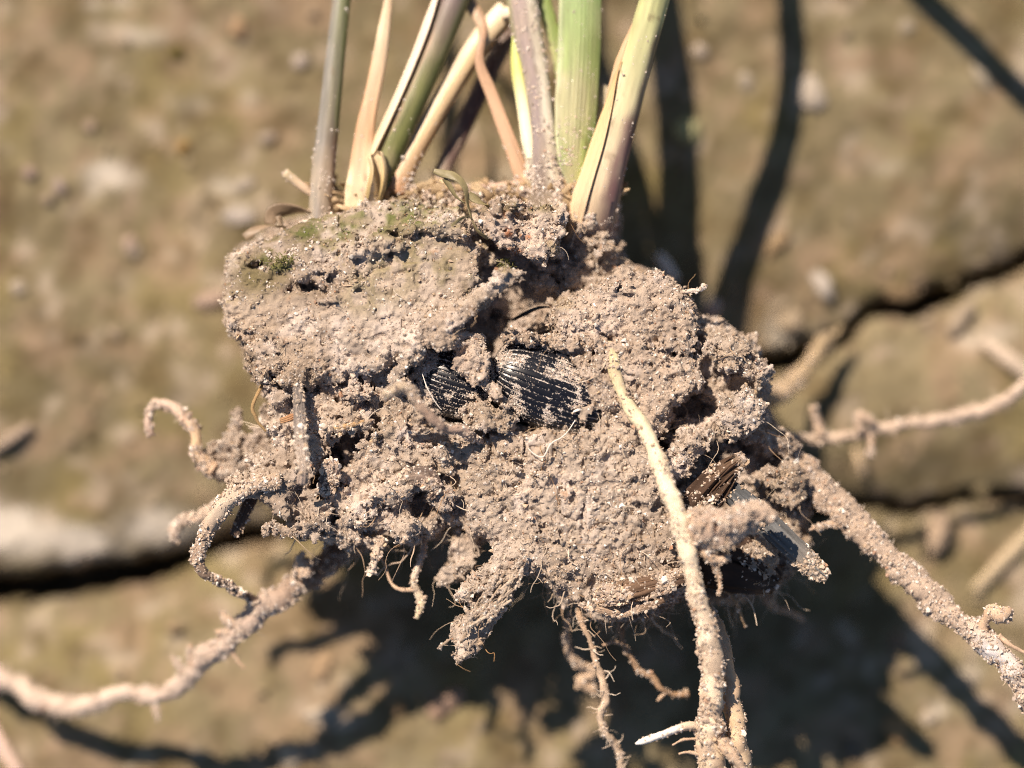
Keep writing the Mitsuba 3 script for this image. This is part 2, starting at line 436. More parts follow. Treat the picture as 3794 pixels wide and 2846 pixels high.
BEETLE = [(1885, 1290), (1905, 1262), (1950, 1275), (2010, 1300), (2080, 1342), (2130, 1375), (2152, 1400), (2150, 1440), (2132, 1480), (2140, 1520), (2105, 1545), (2040, 1556), (1960, 1560), (1895, 1520), (1850, 1460), (1866, 1400), (1872, 1350), (1880, 1320)]
BEETLE2 = [(1600, 1330), (1630, 1295), (1690, 1275), (1735, 1300), (1770, 1400), (1790, 1450), (1780, 1490), (1745, 1490), (1715, 1520), (1650, 1500), (1612, 1450), (1585, 1400)]
groups = []                                              # (name, label, distance)
core = slab([(880, 920), (1000, 850), (1200, 790), (1600, 770), (1900, 800), (2120, 800), (2280, 800), (2285, 1000), (2480, 1070), (2590, 1200), (2770, 1310), (2825, 1500), (2870, 1650), (2960, 1750), (2950, 1950), (2850, 2120), (2600, 2190), (2300, 2230), (2050, 2180), (1900, 2020), (1600, 1970), (1200, 1940), (1030, 1850), (1010, 1600), (940, 1380), (850, 1200), (835, 1050)], -5.3, 19.6, 5.5, gy=-0.03)
groups.append(['body', None, core])
crust_pts = [(815, 1080), (850, 950), (960, 885), (1100, 835), (1200, 795), (1320, 768), (1450, 752), (1600, 748), (1700, 765), (1760, 830), (1790, 900), (1835, 940), (1805, 1000), (1765, 1080), (1720, 1130), (1640, 1190), (1570, 1260), (1500, 1320), (1380, 1390), (1250, 1430), (1080, 1455), (940, 1420), (880, 1300), (825, 1190)]
crust = slab(crust_pts, 0.6, 5.0, 1.3, gx=0.03, gy=-0.2, bend=0.008)
groups.append(['crust', 'smooth olive brown crusted plate with crumbly patches on it', crust])
low = slab([(960, 1400), (1250, 1400), (1480, 1290), (1580, 1260), (1610, 1400), (1600, 1560), (1720, 1600), (1760, 1750), (1740, 1900), (1660, 1960), (1550, 2010), (1400, 2010), (1200, 1985), (1080, 1965), (1020, 1880), (970, 1850), (930, 1740), (1010, 1640), (990, 1530)], -0.9, 8, 1.6, gy=0.03)
for b in [(1150, 1640, -1.2, 2.2, 2.6, 1.6), (1330, 1560, -1.0, 2.6, 1.8, 1.6), (1480, 1620, -1.2, 2.2, 2.6, 1.5, 20), (1620, 1700, -1.0, 2.4, 1.6, 1.4), (1450, 1830, -0.6, 3.0, 1.5, 1.5, 20), (1520, 1930, -0.8, 3.4, 1.3, 1.8, 45), (1330, 1900, -1.4, 1.6, 1.8, 1.4), (1190, 1880, -1.2, 1.3, 2.2, 1.5), (1290, 1450, -0.6, 2.0, 1.2, 1.4), (1620, 1840, -0.8, 2.0, 1.4, 1.2, -20), (1010, 1960, -1.0, 1.4, 1.0, 1.2), (1140, 1960, -1.4, 1.9, 1.1, 1.4), (1060, 1480, -1.4, 1.9, 1.4, 1.6), (1250, 1760, -3.0, 1.6, 1.6, 1.2)]:
    low = smin(low, ball(*b), 0.5)
low = smin(low, slab([(850, 1800), (960, 1745), (1060, 1730), (1130, 1690), (1120, 1830), (1060, 1910), (1020, 1920), (960, 1850), (880, 1850)], 0.4, 3.0, 0.9), 0.6)
groups.append(['chunk', 'crumbly tan mass of small lumps and holes under the crust', low])
wing = slab([(730, 1720), (800, 1640), (870, 1540), (892, 1525), (895, 1640), (1000, 1540), (1030, 1700), (960, 1770), (820, 1790), (740, 1770)], -5.5, 3.0, 0.8)
wing = smin(wing, ball(985, 1530, -5, 0.9, 1.2, 0.9), 0.3)
groups.append(['chunk', 'rough blurred lump with a pointed shred at its side', wing])
face = slab([(1600, 1570), (1900, 1600), (2130, 1575), (2250, 1500), (2350, 1500), (2420, 1650), (2500, 1850), (2540, 2000), (2565, 2170), (2480, 2255), (2330, 2290), (2200, 2290), (2080, 2250), (2040, 2170), (1960, 2110), (1900, 2040), (1780, 2000), (1690, 1950), (1690, 1800)], 0.2, 10, 2.2, gy=0.03, bend=0.006)
face = smin(face, ball(1750, 1500, -0.5, 1.3, 1.3, 1.3), 0.4)
face = smin(face, ball(2180, 1520, 0.1, 1.3, 1.2, 0.8), 0.3)
face = smin(face, ball(1820, 1555, -0.5, 2.0, 1.0, 1.3), 0.4)
groups.append(['chunk', 'firm smooth tan face of soil below the black beetle', face])
lumpr = slab([(2010, 1150), (2150, 1090), (2230, 1020), (2330, 1005), (2430, 1010), (2540, 1060), (2572, 1150), (2550, 1250), (2570, 1320), (2610, 1400), (2550, 1480), (2480, 1500), (2440, 1600), (2380, 1600), (2250, 1560), (2165, 1540), (2155, 1400), (2060, 1320), (1940, 1255), (1960, 1210)], 0.4, 9, 1.4, gx=0.01, gy=-0.03)
lumpr = smin(lumpr, ball(1930, 1250, -1.2, 2.0, 1.0, 1.4, -10), 0.5)
groups.append(['chunk', 'broad sandy lump beside the beetle with a ragged edge', lumpr])
brok = slab([(2560, 1190), (2660, 1200), (2760, 1250), (2822, 1330), (2850, 1450), (2832, 1560), (2862, 1650), (2780, 1640), (2700, 1600), (2640, 1640), (2560, 1720), (2470, 1780), (2440, 1700), (2520, 1560), (2600, 1480)], -2.6, 10, 1.8)
for b in [(2690, 1320, -1.5, 2.2, 1.8, 1.7), (2740, 1530, -1.0, 2.4, 2.4, 2.0), (2550, 1650, -0.6, 2.3, 1.6, 1.6, 25), (2800, 1380, -2.4, 1.5, 1.8, 1.6), (2500, 1740, -0.8, 1.4, 1.2, 1.2)]:
    brok = smin(brok, ball(*b), 0.5)
groups.append(['chunk', 'broken lump of loose rounded crumbs with a dark hollow', brok])
base = slab([(2480, 1800), (2560, 1760), (2700, 1660), (2900, 1620), (2960, 1700), (3010, 1800), (3000, 1950), (2960, 2080), (2860, 2180), (2700, 2230), (2560, 2240), (2530, 2000)], -5.0, 10, 2.0)
for b in [(2880, 1640, -4.5, 2.4, 1.4, 1.6), (2930, 1780, -3.6, 1.8, 2.6, 1.6), (2830, 1760, -3.4, 1.7, 1.4, 1.3), (2800, 2080, -3.0, 1.8, 1.6, 1.6)]:
    base = smin(base, ball(*b), 0.5)
groups.append(['chunk', 'shaded loose soil where the thick root leaves the clod', base])
top = slab([(1755, 785), (1850, 762), (1990, 765), (2085, 762), (2100, 800), (2090, 880), (2085, 950), (2020, 950), (2005, 1000), (1960, 965), (1880, 935), (1830, 900), (1785, 860)], 0.8, 6, 1.0, gy=-0.12)
top = smin(top, ball(1860, 830, 0.6, 2.4, 1.7, 1.0), 0.4)
top = smin(top, ball(1990, 965, 0.4, 1.0, 0.9, 0.8), 0.4)
top = smin(top, ball(1920, 870, 0.4, 2.0, 1.0, 1.0), 0.4)
groups.append(['chunk', 'pinkish crumbly block with rust orange stains under the stems', top])
pill = slab([(2110, 765), (2180, 750), (2290, 750), (2297, 830), (2280, 900), (2270, 960), (2295, 1020), (2200, 1080), (2100, 1090), (1950, 1070), (1960, 980), (2100, 960)], -4.4, 8, 1.5)
for b in [(2230, 900, -3.4, 1.4, 1.5, 1.2), (2270, 790, -3.6, 1.0, 0.8, 0.9), (2180, 820, -3.8, 1.6, 1.2, 1.0)]:
    pill = smin(pill, ball(*b), 0.4)
groups.append(['chunk', 'dim knobbly soil column under the purple-based stem', pill])
stick = smin(rod((1640, 1205, 1.4), (1900, 1010, 2.2), 1.3, 1.0), ball(1885, 1015, 2.2, 1.4, 1.0, 1.0, 35), 0.4)
stick = smin(stick, ball(1640, 1245, 1.2, 1.5, 1.3, 1.2), 0.5)
stick = smin(stick, rod((1570, 1250, 1.0), (1475, 1385, 1.2), 1.1, 0.8), 0.5)
groups.append(['chunk', 'soil-coated stick of crumbs lying slanted over the crust edge', stick])
wedge = slab([(1690, 1230), (1800, 1250), (1812, 1350), (1850, 1410), (1885, 1490), (1800, 1470), (1745, 1430), (1700, 1350)], 1.5, 3.6, 0.6, gx=0.04)
wedge = smin(wedge, ball(1655, 1270, 1.0, 1.1, 0.7, 0.7), 0.3)
groups.append(['chunk', 'small ragged sliver of soil between the two black patches', wedge])
for pts, zz in [([(1090, 950), (1190, 955), (1250, 1010), (1310, 1000), (1335, 1060), (1290, 1105), (1220, 1120), (1150, 1085), (1090, 1040)], 1.2), ([(1280, 905), (1400, 870), (1500, 880), (1525, 925), (1450, 955), (1350, 955), (1290, 955)], 0.9), ([(1380, 860), (1650, 770), (1740, 820), (1770, 900), (1650, 880), (1500, 870)], 0.6)]:
    pat = slab(pts, zz, 2.6, 0.8, gy=-0.2)
    groups[1][2] = smin(groups[1][2], pat, 0.3)
flake = slab([(1990, 1965), (2020, 2050), (1935, 2130), (1885, 2260), (1805, 2360), (1745, 2440), (1680, 2468), (1695, 2400), (1680, 2330), (1720, 2250), (1640, 2285), (1740, 2150), (1850, 2030)], 0.6, 2.4, 0.9)
groups.append(['flake', 'tapering shred of fibrous soil hanging below the clod', flake])
flake2 = slab([(1690, 1960), (1770, 2000), (1750, 2110), (1690, 2150), (1612, 2178), (1655, 2080)], -2.6, 2.2, 0.8)
flake2 = smin(flake2, ball(1850, 2280, -8, 2.6, 2.0, 1.5), 0.5)
groups.append(['flake', 'smaller pale shred of soil hanging beside the longer one', flake2])

field, owner = groups[0][2].copy(), np.zeros(groups[0][2].shape, np.uint8)
hard = groups[0][2].copy()
for n, (_, _, d) in enumerate(groups[1:], 1):
    owner[d < hard] = n
    hard = np.minimum(hard, d)
    if n not in (10, 11):
        field = smin(field, d, 0.35)
carve = [ball(1080, 1076, 0.6, 0.62, 0.42, 1.6), ball(1000, 1035, 0.4, 0.9, 0.5, 1.4, 30), ball(938, 980, -1.0, 0.85, 0.38, 1.5), ball(1930, 1150, -1.6, 2.8, 0.75, 3.4, 10), ball(2010, 1220, -1.2, 1.0, 0.6, 2.5), ball(1960, 1190, -1.8, 2.0, 1.3, 2.6),
         ball(2590, 1490, -1.4, 2.0, 1.5, 2.6), ball(2480, 1640, -1.0, 1.2, 1.1, 2.0, 60), ball(2640, 1690, -3.0, 2.4, 1.2, 3.0, 30), ball(1245, 1690, -2.4, 0.9, 2.0, 2.6), ball(1190, 1790, -2.6, 1.0, 1.3, 2.4), ball(1400, 1600, -1.6, 0.7, 1.3, 1.6), ball(1310, 1640, -2.4, 1.6, 1.4, 2.2),
         ball(1450, 1400, 0.2, 2.6, 0.25, 0.9, 22), ball(1560, 1880, -2.0, 0.9, 1.4, 1.8), ball(1700, 1900, -1.2, 0.7, 1.4, 1.6), ball(1230, 1930, -1.6, 0.8, 1.4, 2.0), ball(1760, 1160, 0.0, 1.0, 0.7, 3.2, 50), ball(1820, 1080, -0.5, 1.5, 0.7, 3.5, 55), ball(1800, 960, -0.4, 0.6, 1.6, 3.5, -20), ball(1855, 965, -0.6, 1.2, 0.6, 3.0, -25),
         ball(1752, 860, 0.6, 0.55, 1.6, 2.0, 20), ball(1640, 2060, -3, 1.2, 1.2, 3), ball(2120, 860, -1.5, 0.6, 2.4, 3.0), ball(2060, 1040, -2.4, 1.7, 0.8, 2.0), ball(2600, 2080, -2, 1.6, 1.5, 2.6), ball(2440, 1300, 0.6, 1.7, 0.22, 0.9, -10), ball(2400, 1005, -3, 0.5, 0.5, 2.0)]
pocket = [slab(BEETLE, 6, 7.4, 0.3), slab(BEETLE2, 6, 8.0, 0.3)]
for n in (0, 1):                                         # the sliver of soil stays in front of the shell
    pocket[n] = np.maximum(pocket[n], -wedge + 0.5)
for c in carve:
    field = np.maximum(field, -c)
field = smin(smin(field, stick, 0.25), wedge, 0.25)

# roughness: how crumbly each place is
amp = np.ones_like(CX)


def calm(sx, sy, rx, ry, k):
    c = L(sx, sy)
    e = np.hypot((CX - c[0]) / rx, (CY - c[1]) / ry)
    amp[:] = amp * (1 - (1 - k) * ss(1.25, 0.7, e))


for e in [(1560, 1000, 7.0, 3.6, 0.3), (1230, 850, 8, 2.2, 0.35), (1350, 1080, 13, 7.5, 0.42), (1000, 1080, 4.5, 3.0, 0.55), (2050, 1900, 9.5, 6.0, 0.7), (2330, 1430, 4.0, 3.0, 0.65), (1300, 1700, 9, 7, 0.85), (1400, 1120, 5, 1.8, 0.55), (1330, 1230, 5.5, 2.2, 0.6), (1000, 1800, 2.6, 2.0, 0.6), (1530, 1930, 2.0, 2.0, 0.6), (2250, 1200, 4, 3.5, 0.7)]:
    calm(*e)
for c0 in ((1200, 1030, 3.2, 2.4), (1400, 915, 3.2, 1.2)):
    e = np.hypot((CX - L(*c0[:2])[0]) / c0[2], (CY - L(*c0[:2])[1]) / c0[3])
    amp[:] = np.maximum(amp, 1.0 * ss(1.2, 0.7, e))


def twice(a):
    for ax in range(a.ndim):
        a = np.moveaxis(a, ax, 0)
        o = np.empty((2 * len(a) - 1,) + a.shape[1:], np.float32)
        o[::2] = a
        o[1::2] = 0.5 * (a[:-1] + a[1:])
        a = np.moveaxis(o, 0, ax)
    return a


F, AF = twice(field), twice(amp.astype(np.float32))
fx, fy, fz = [lo[k] + H * np.arange(F.shape[k]) for k in range(3)]
band = np.abs(F) < 1.45
bi = np.argwhere(band)
bp = (lo + H * bi).astype(np.float32)
ba = AF[bi[:, 0], bi[:, 1]]
rg = np.random.default_rng(3)


def cells_of(space, seed):
    r_ = np.random.default_rng(seed)
    keep_ = np.unique(np.floor(bp / space).astype(np.int32), axis=0)
    return cKDTree((keep_ + r_.random(keep_.shape)) * space)


bend_p = bp + np.stack([vn(bp, 0.9, 61), vn(bp, 0.9, 62), vn(bp, 0.9, 63)], -1) * 0.35
d1 = cells_of(1.45, 1).query(bend_p, workers=-1)[0]
d2 = cells_of(0.62, 2).query(bp, workers=-1)[0]
d3 = vn(bp, 0.27, 71) + 0.6 * vn(bp, 0.17, 72)
disp = 1.0 * (vn(bp, 4.2, 64) - 0.5) + 0.55 * (vn(bp, 1.9, 65) - 0.5)
disp = disp * (0.45 + 0.55 * ba) + ba * (0.66 * (0.62 - d1) + 1.0 * (0.30 - d2)) + (0.45 + 0.55 * ba) * (0.46 * (vn(bp, 0.42, 66) - 0.5) + 0.42 * (d3 - 0.8) - 0.35 * ss(0.62, 0.8, vn(bp, 0.7, 74)))
crackle = np.abs(vn(bp, 3.1, 67) - 0.5)
disp -= 0.75 * np.exp(-(crackle / 0.022) ** 2) * ss(0.45, 0.7, vn(bp, 5.0, 68)) * (0.5 + 0.5 * ba)
pits = ss(0.80, 0.9, vn(bp, 1.1, 69))
disp -= 0.8 * pits * (0.3 + 0.7 * ba ** 2)
disp -= 0.9 * ba ** 3 * ss(0.60, 0.72, fb(bp, 2.4, 73, 2))
F[band] -= disp.astype(np.float32)
for c in pocket + [ball(1965, 1160, -1.5, 2.4, 1.0, 3.2, 12), ball(2600, 1500, -1.2, 1.8, 1.2, 2.6), ball(1250, 1690, -1.6, 0.8, 1.5, 1.8), ball(1790, 1110, -3.0, 1.8, 0.8, 2.6, 55), ball(1080, 1076, 0.8, 0.62, 0.42, 1.8), ball(938, 985, -0.8, 0.8, 0.36, 1.6), ball(1002, 1038, 0.4, 0.8, 0.4, 1.4, 30), ball(2620, 1690, -2.4, 1.8, 0.9, 2.6, 30), ball(1690, 1920, -0.8, 0.5, 1.2, 1.6)]:      # hollows, after the roughness
    F = np.maximum(F, -twice(c))


def surface_nets(F, lo, h):
    s = F < 0
    c = [s[i:i + F.shape[0] - 1 if i == 0 else None, j:j + F.shape[1] - 1 if j == 0 else None, k:k + F.shape[2] - 1 if k == 0 else None] for i in (0, 1) for j in (0, 1) for k in (0, 1)]
    cnt = sum(x.astype(np.int8) for x in c)
    act = (cnt > 0) & (cnt < 8)
    idx = np.argwhere(act)
    num = np.full(act.shape, -1, np.int32)
    num[act] = np.arange(len(idx))
    off = np.array([(i, j, k) for i in (0, 1) for j in (0, 1) for k in (0, 1)])
    val = np.stack([F[idx[:, 0] + o[0], idx[:, 1] + o[1], idx[:, 2] + o[2]] for o in off], 1)
    acc, w = np.zeros((len(idx), 3), np.float32), np.zeros(len(idx), np.float32)
    for a in range(8):
        for b in range(a + 1, 8):
            if np.abs(off[a] - off[b]).sum() == 1:
                x = (val[:, a] < 0) != (val[:, b] < 0)
                t = np.where(x, val[:, a] / np.where(x, val[:, a] - val[:, b], 1), 0)
                acc += np.where(x[:, None], off[a] + t[:, None] * (off[b] - off[a]), 0)
                w += x
    v = lo + h * (idx + acc / w[:, None])
    faces = []
    for ax in range(3):
        u, q = [k for k in range(3) if k != ax]
        sl = [slice(1, -1)] * 3
        s0, s1 = list(sl), list(sl)
        s0[ax], s1[ax] = slice(0, -1), slice(1, None)
        A, B = s[tuple(s0)], s[tuple(s1)]
        e = np.argwhere(A != B)
        flip = A[A != B]
        e[:, u] += 1
        e[:, q] += 1
        quad = []
        for du, dq in ((-1, -1), (0, -1), (0, 0), (-1, 0)):
            g = e.copy()
            g[:, u] += du
            g[:, q] += dq
            quad.append(num[g[:, 0], g[:, 1], g[:, 2]])
        quad = np.stack(quad, 1)
        if ax == 1:
            flip = ~flip
        quad[~flip] = quad[~flip][:, ::-1]
        faces.append(quad)
    q = np.vstack(faces)
    q = q[(q >= 0).all(1)]
    return v, np.vstack([q[:, [0, 1, 2]], q[:, [0, 2, 3]]])


cv, cf = surface_nets(F, lo, H)
del F, band, bi, bp, bend_p
# keep what hangs together; tiny floating bits go
from scipy.sparse import coo_matrix
from scipy.sparse.csgraph import connected_components
gr_ = coo_matrix((np.ones(len(cf) * 2), (np.r_[cf[:, 0], cf[:, 1]], np.r_[cf[:, 1], cf[:, 2]])), shape=(len(cv), len(cv)))
_, comp = connected_components(gr_, directed=False)
big = np.bincount(comp).argmax()
cf = cf[comp[cf[:, 0]] == big]
used, inv = np.unique(cf, return_inverse=True)
cv, cf = cv[used], inv.reshape(-1, 3)
hid = cv[:, 2] < -8.5
cell = np.unique(np.floor(cv[hid] / 0.6).astype(np.int32), axis=0, return_inverse=True)[1].ravel()
remap = np.empty(len(cv), int)
remap[~hid] = np.arange((~hid).sum())
remap[hid] = (~hid).sum() + cell
cnt_ = np.bincount(remap)
cv = np.stack([np.bincount(remap, cv[:, k]) / cnt_ for k in range(3)], -1)
cf = remap[cf]
cf = cf[(cf[:, 0] != cf[:, 1]) & (cf[:, 1] != cf[:, 2]) & (cf[:, 0] != cf[:, 2])]
cn = vnormals(cv, cf)
low_ = up_from_ground(cv)
print('clod', len(cv), 'verts; lowest above ground', low_.min())

# colours of the soil: pink-tan crumbs, the crust's olive skin, rust, moss-green film along the top
sc_ = soil_colour(cv, 70)
wq = cv + np.stack([vn(cv, 1.5, 81), vn(cv, 1.5, 82), vn(cv, 1.5, 83)], -1) * 1.6 - 0.8
oi = np.clip(np.round((wq - lo) / hc).astype(int), 0, np.array(owner.shape) - 1)
own = owner[oi[:, 0], oi[:, 1], oi[:, 2]]


def spot(sx, sy, rx, ry, p=None):
    p = cv if p is None else p
    c = L(sx, sy)
    return ss(1.2, 0.4, np.hypot((p[:, 0] - c[0]) / rx, (p[:, 1] - c[1]) / ry))


skin = np.maximum.reduce([spot(1260, 830, 13, 3.2), 0.8 * spot(1560, 990, 6.6, 4.2), spot(960, 1010, 4.0, 3.0), 0.6 * spot(1350, 1080, 4.5, 2.6)]) * (own == 1)
skin = np.maximum(skin, spot(2060, 860, 1.6, 3.2) * (own == 8))
skin = np.maximum(skin, spot(1920, 770, 9, 0.8))
skin = np.maximum(skin, 1.0 * (own == 1) * ss(0.15, 0.6, cn[:, 1]) * ss(-3.0, 0.5, cv[:, 1] - 12.0 + 0.25 * np.abs(cv[:, 0] + 14)))
skin = skin * ss(0.70, 0.46, fb(cv, 1.6, 84)) * (1 - 0.75 * np.maximum(spot(1200, 1030, 3.0, 2.2), spot(1400, 915, 3.2, 1.2)))
olive = mixc(rgb('908165'), rgb('7d734a'), ss(0.35, 0.7, fb(cv, 4, 85)))
olive = mixc(olive, rgb('5f6a26'), np.maximum.reduce([spot(1480, 790, 7.5, 1.5), spot(1150, 850, 5, 1.2), spot(1040, 965, 2.6, 1.3), spot(1300, 850, 4, 0.7)]) * ss(0.35, 0.6, fb(cv, 1.4, 86)))
sc_ = mixc(sc_, olive * 0.85, 0.9 * skin)
pink = mixc(np.broadcast_to(rgb('c4b0a0') * 0.9, cv.shape), rgb('bba694') * 0.88, fb(cv, 2, 87))
sc_ = mixc(sc_, pink, 0.75 * ((own == 8) | (own == 11)) * (1 - skin))
sc_ = mixc(sc_, rgb('a8602a') * 0.9, 0.85 * np.maximum.reduce([spot(1885, 870, 0.5, 0.8), spot(1900, 930, 1.2, 0.35), spot(1875, 795, 0.5, 0.4), spot(1955, 880, 0.4, 0.3)]) * ss(0.3, 0.55, fb(cv, 0.8, 88)))
sc_ = mixc(sc_, rgb('8d7f45') * 0.85, 0.6 * np.maximum(spot(2085, 1125, 1.3, 0.9), spot(1870, 990, 1.0, 0.8)))
sc_ = mixc(sc_, rgb('6a5a50'), 0.5 * spot(1075, 1985, 1.4, 0.5))
sandy = mixc(rgb('b19d8b'), rgb('a48e7a'), fb(cv, 3, 89)) * 0.86
sc_ = mixc(sc_, sandy, 0.55 * (own == 5))
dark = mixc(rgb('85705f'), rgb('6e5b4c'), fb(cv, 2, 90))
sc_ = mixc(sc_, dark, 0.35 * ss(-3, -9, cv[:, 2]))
sc_ = sc_ * mixc(np.array([1.0, 1.0, 1.0]), np.array([0.72, 0.69, 0.66]), 0.8 * ss(0.52, 0.68, fb(cv, 7, 93)))
sc_ = sc_ * mixc(np.array([1.0, 1.0, 1.0]), np.array([1.14, 1.13, 1.12]), ss(0.5, 0.66, fb(cv, 5, 94)))
sc_ = 0.86 * sc_ + 0.14 * sc_.mean(1, keepdims=True) * np.array([1.05, 1.0, 0.93])
fo = own[cf].min(1)
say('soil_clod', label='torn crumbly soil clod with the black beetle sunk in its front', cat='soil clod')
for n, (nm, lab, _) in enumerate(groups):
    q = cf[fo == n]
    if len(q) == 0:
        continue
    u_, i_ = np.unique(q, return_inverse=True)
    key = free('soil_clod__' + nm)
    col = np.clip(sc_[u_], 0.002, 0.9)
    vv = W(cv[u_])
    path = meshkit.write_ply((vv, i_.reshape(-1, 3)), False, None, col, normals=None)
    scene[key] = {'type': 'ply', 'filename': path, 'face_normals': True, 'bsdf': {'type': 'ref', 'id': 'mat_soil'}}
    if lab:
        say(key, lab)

# sand grains standing proud all over the clod
rg = np.random.default_rng(17)
fc = cv[cf].mean(1)
fnz = cn[cf].mean(1)
face_amp = map_coordinates(amp, ((fc[:, :2] - lo[:2]) / hc).T, order=1, mode='nearest')
wgt = np.where(fnz[:, 2] > -0.35, 1.0, 0.15) * (0.6 + 0.6 * face_amp) * ss(-26, -8, fc[:, 2]) * (0.35 + 1.0 * ss(0.3, 0.65, fb(fc, 1.6, 91))) * (1 - 0.5 * skin[cf].mean(1))
ftint = sc_[cf].mean(1)
v_, f_, c_ = merge([crumbs(cv, cf, 96000, rg, 0.088, 0.33, 0.25, ftint, 0.06, wgt), crumbs(cv, cf, 8000, rg, 0.13, 0.36, 0.15, ftint, 0.12, wgt, ICO)])
say(put_flat('soil_clod__sand_grains', v_, f_, c_), kind='stuff')
v_, f_, c_ = merge([crumbs(cv, cf, 3000, rg, 0.05, 0.3, 0.2, None, 0.35, wgt)])
say(put_flat('soil_clod__quartz_grains', v_, f_, c_, 'mat_quartz'), kind='stuff')
# salt-white crumbs along the crust's upper rim
wr = (own[cf].min(1) == 1) * np.maximum.reduce([spot(1250, 800, 6, 1.2, fc), spot(1070, 930, 4.0, 1.6, fc), spot(960, 1020, 2.6, 1.6, fc), spot(1450, 770, 6, 0.9, fc)]) * ss(0.58, 0.7, fb(fc, 1.1, 92))
v_, f_, c_ = crumbs(cv, cf, 520, rg, 0.09, 0.35, 0.15, rgb('efe4da'), 0.6, wr + 1e-9, ICO)
say(put_flat('soil_clod__salt_crumbs', v_, f_, c_), kind='stuff')


def fibres(n, rg, where, length=(1.0, 4.0), rad=(0.025, 0.06), lift=0.5):
    p, nn, _ = on_surface(cv, cf, n, rg, where)
    out = []
    for k in range(n):
        d = rg.normal(size=3)
        d -= d @ nn[k] * nn[k]
        d = d / np.linalg.norm(d) + nn[k] * rg.uniform(0.1, lift)
        ln, m = rg.uniform(*length), 6
        pts = [p[k] - 0.15 * nn[k]]
        for _ in range(m - 1):
            d = d / np.linalg.norm(d) + rg.normal(0, 0.35, 3) - 0.08 * nn[k]
            pts.append(pts[-1] + d / np.linalg.norm(d) * ln / (m - 1))
        r = rg.uniform(*rad)
        v, f, t, *_ = sweep(pts, np.linspace(r, r * 0.5, m), circle(5), step=0.35)
        c = mixc(rgb('cdbda8'), rgb('9a7650'), rg.random() ** 2)
        out.append((v, f, c * (0.8 + 0.3 * rg.random())))
    return merge(out)


front = np.where(fnz[:, 2] > 0.1, 1.0, 0.0) * ss(-8, -4, fc[:, 2])
v_, f_, c_ = fibres(560, np.random.default_rng(23), np.where(fnz[:, 2] > -0.3, 1.0, 0.0) * ss(-12, -6, fc[:, 2]) * (0.25 + ss(1450, 1650, 1423 - fc[:, 1] * S) + 2.0 * ss(1950, 2200, 1423 - fc[:, 1] * S)), (1.0, 5.0), (0.02, 0.055), 0.7)
say(put('soil_clod__plant_fibres', v_, f_, c_, 'mat_root'), kind='stuff')

rg = np.random.default_rng(31)
hang = (1 - ss(1600, 1650, fc[:, 0] * S + 1897) * ss(2040, 1990, fc[:, 0] * S + 1897)) * np.where(cn[cf].mean(1)[:, 1] < -0.2, 1.0, 0.0) * ss(-14, -9, fc[:, 2]) * (fc[:, 2] < 0.5) * (0.1 + ss(1900, 2150, 1423 - fc[:, 1] * S))
p_, n_, _ = on_surface(cv, cf, 340, rg, hang)
out = []
for k in range(len(p_)):
    d, ln, q = np.array([rg.normal(0, 0.6), -1.0, rg.normal(0, 0.4)]), rg.uniform(1.5, 7.5) * rg.random() ** 0.6, [p_[k] - 0.2 * n_[k]]
    for _ in range(7):
        d = d / np.linalg.norm(d) + rg.normal(0, 0.38, 3) + [0, -0.12, 0]
        q.append(q[-1] + d / np.linalg.norm(d) * ln / 7)
    r = rg.choice([0.025, 0.035, 0.05, 0.09])
    a = sweep(q, np.linspace(r, r * 0.5, 8), circle(5), step=0.35, kink=0.2)
    out.append((a[0], a[1], mixc(rgb('d3c3b0'), rgb('9a7d62'), rg.random() ** 1.5) * (0.7 + 0.3 * rg.random())))
say(put('soil_clod__fine_roots', *merge(out), 'mat_root'), kind='stuff')

rg = np.random.default_rng(29)
out = []
for k in range(34):
    s0 = rg.random()
    bx, by = 1960 - 230 * s0 + rg.normal(0, 28), 2040 + 330 * s0 + rg.normal(0, 24)
    ln, dx, dy = rg.uniform(40, 130), -0.62 + rg.normal(0, 0.38), 0.8 + rg.normal(0, 0.2)
    q = [L(bx + dx * ln * u, by + dy * ln * u, 1.15 + rg.normal(0, 0.12) + 0.25 * math.sin(3 * u)) for u in (0, 0.35, 0.7, 1)]
    a = sweep(q, np.array([0.6, 1, 0.9, 0.4]) * rg.uniform(0.08, 0.2), circle(8, 0.6), step=0.2)
    vv = lump(a[0], a[1], 0.05, 0.4, k)
    out.append((vv, a[1], mixc(rgb('a08c78'), rgb('c6b4a0'), rg.random()) * (0.6 + 0.5 * fb(vv, 0.5, k))[:, None]))
vv, ff, cc = merge(out)
say(put('soil_clod__straw_strips', vv, ff, cc), kind='stuff')
say(put_flat('soil_clod__strip_crumbs', *crumbs(vv, ff, 2200, rg, 0.075, 0.4, 0.1, SOIL, 0.2, 0.05 + ss(0.45, 0.6, fb(vv[ff].mean(1), 1.2, 95)))), kind='stuff')

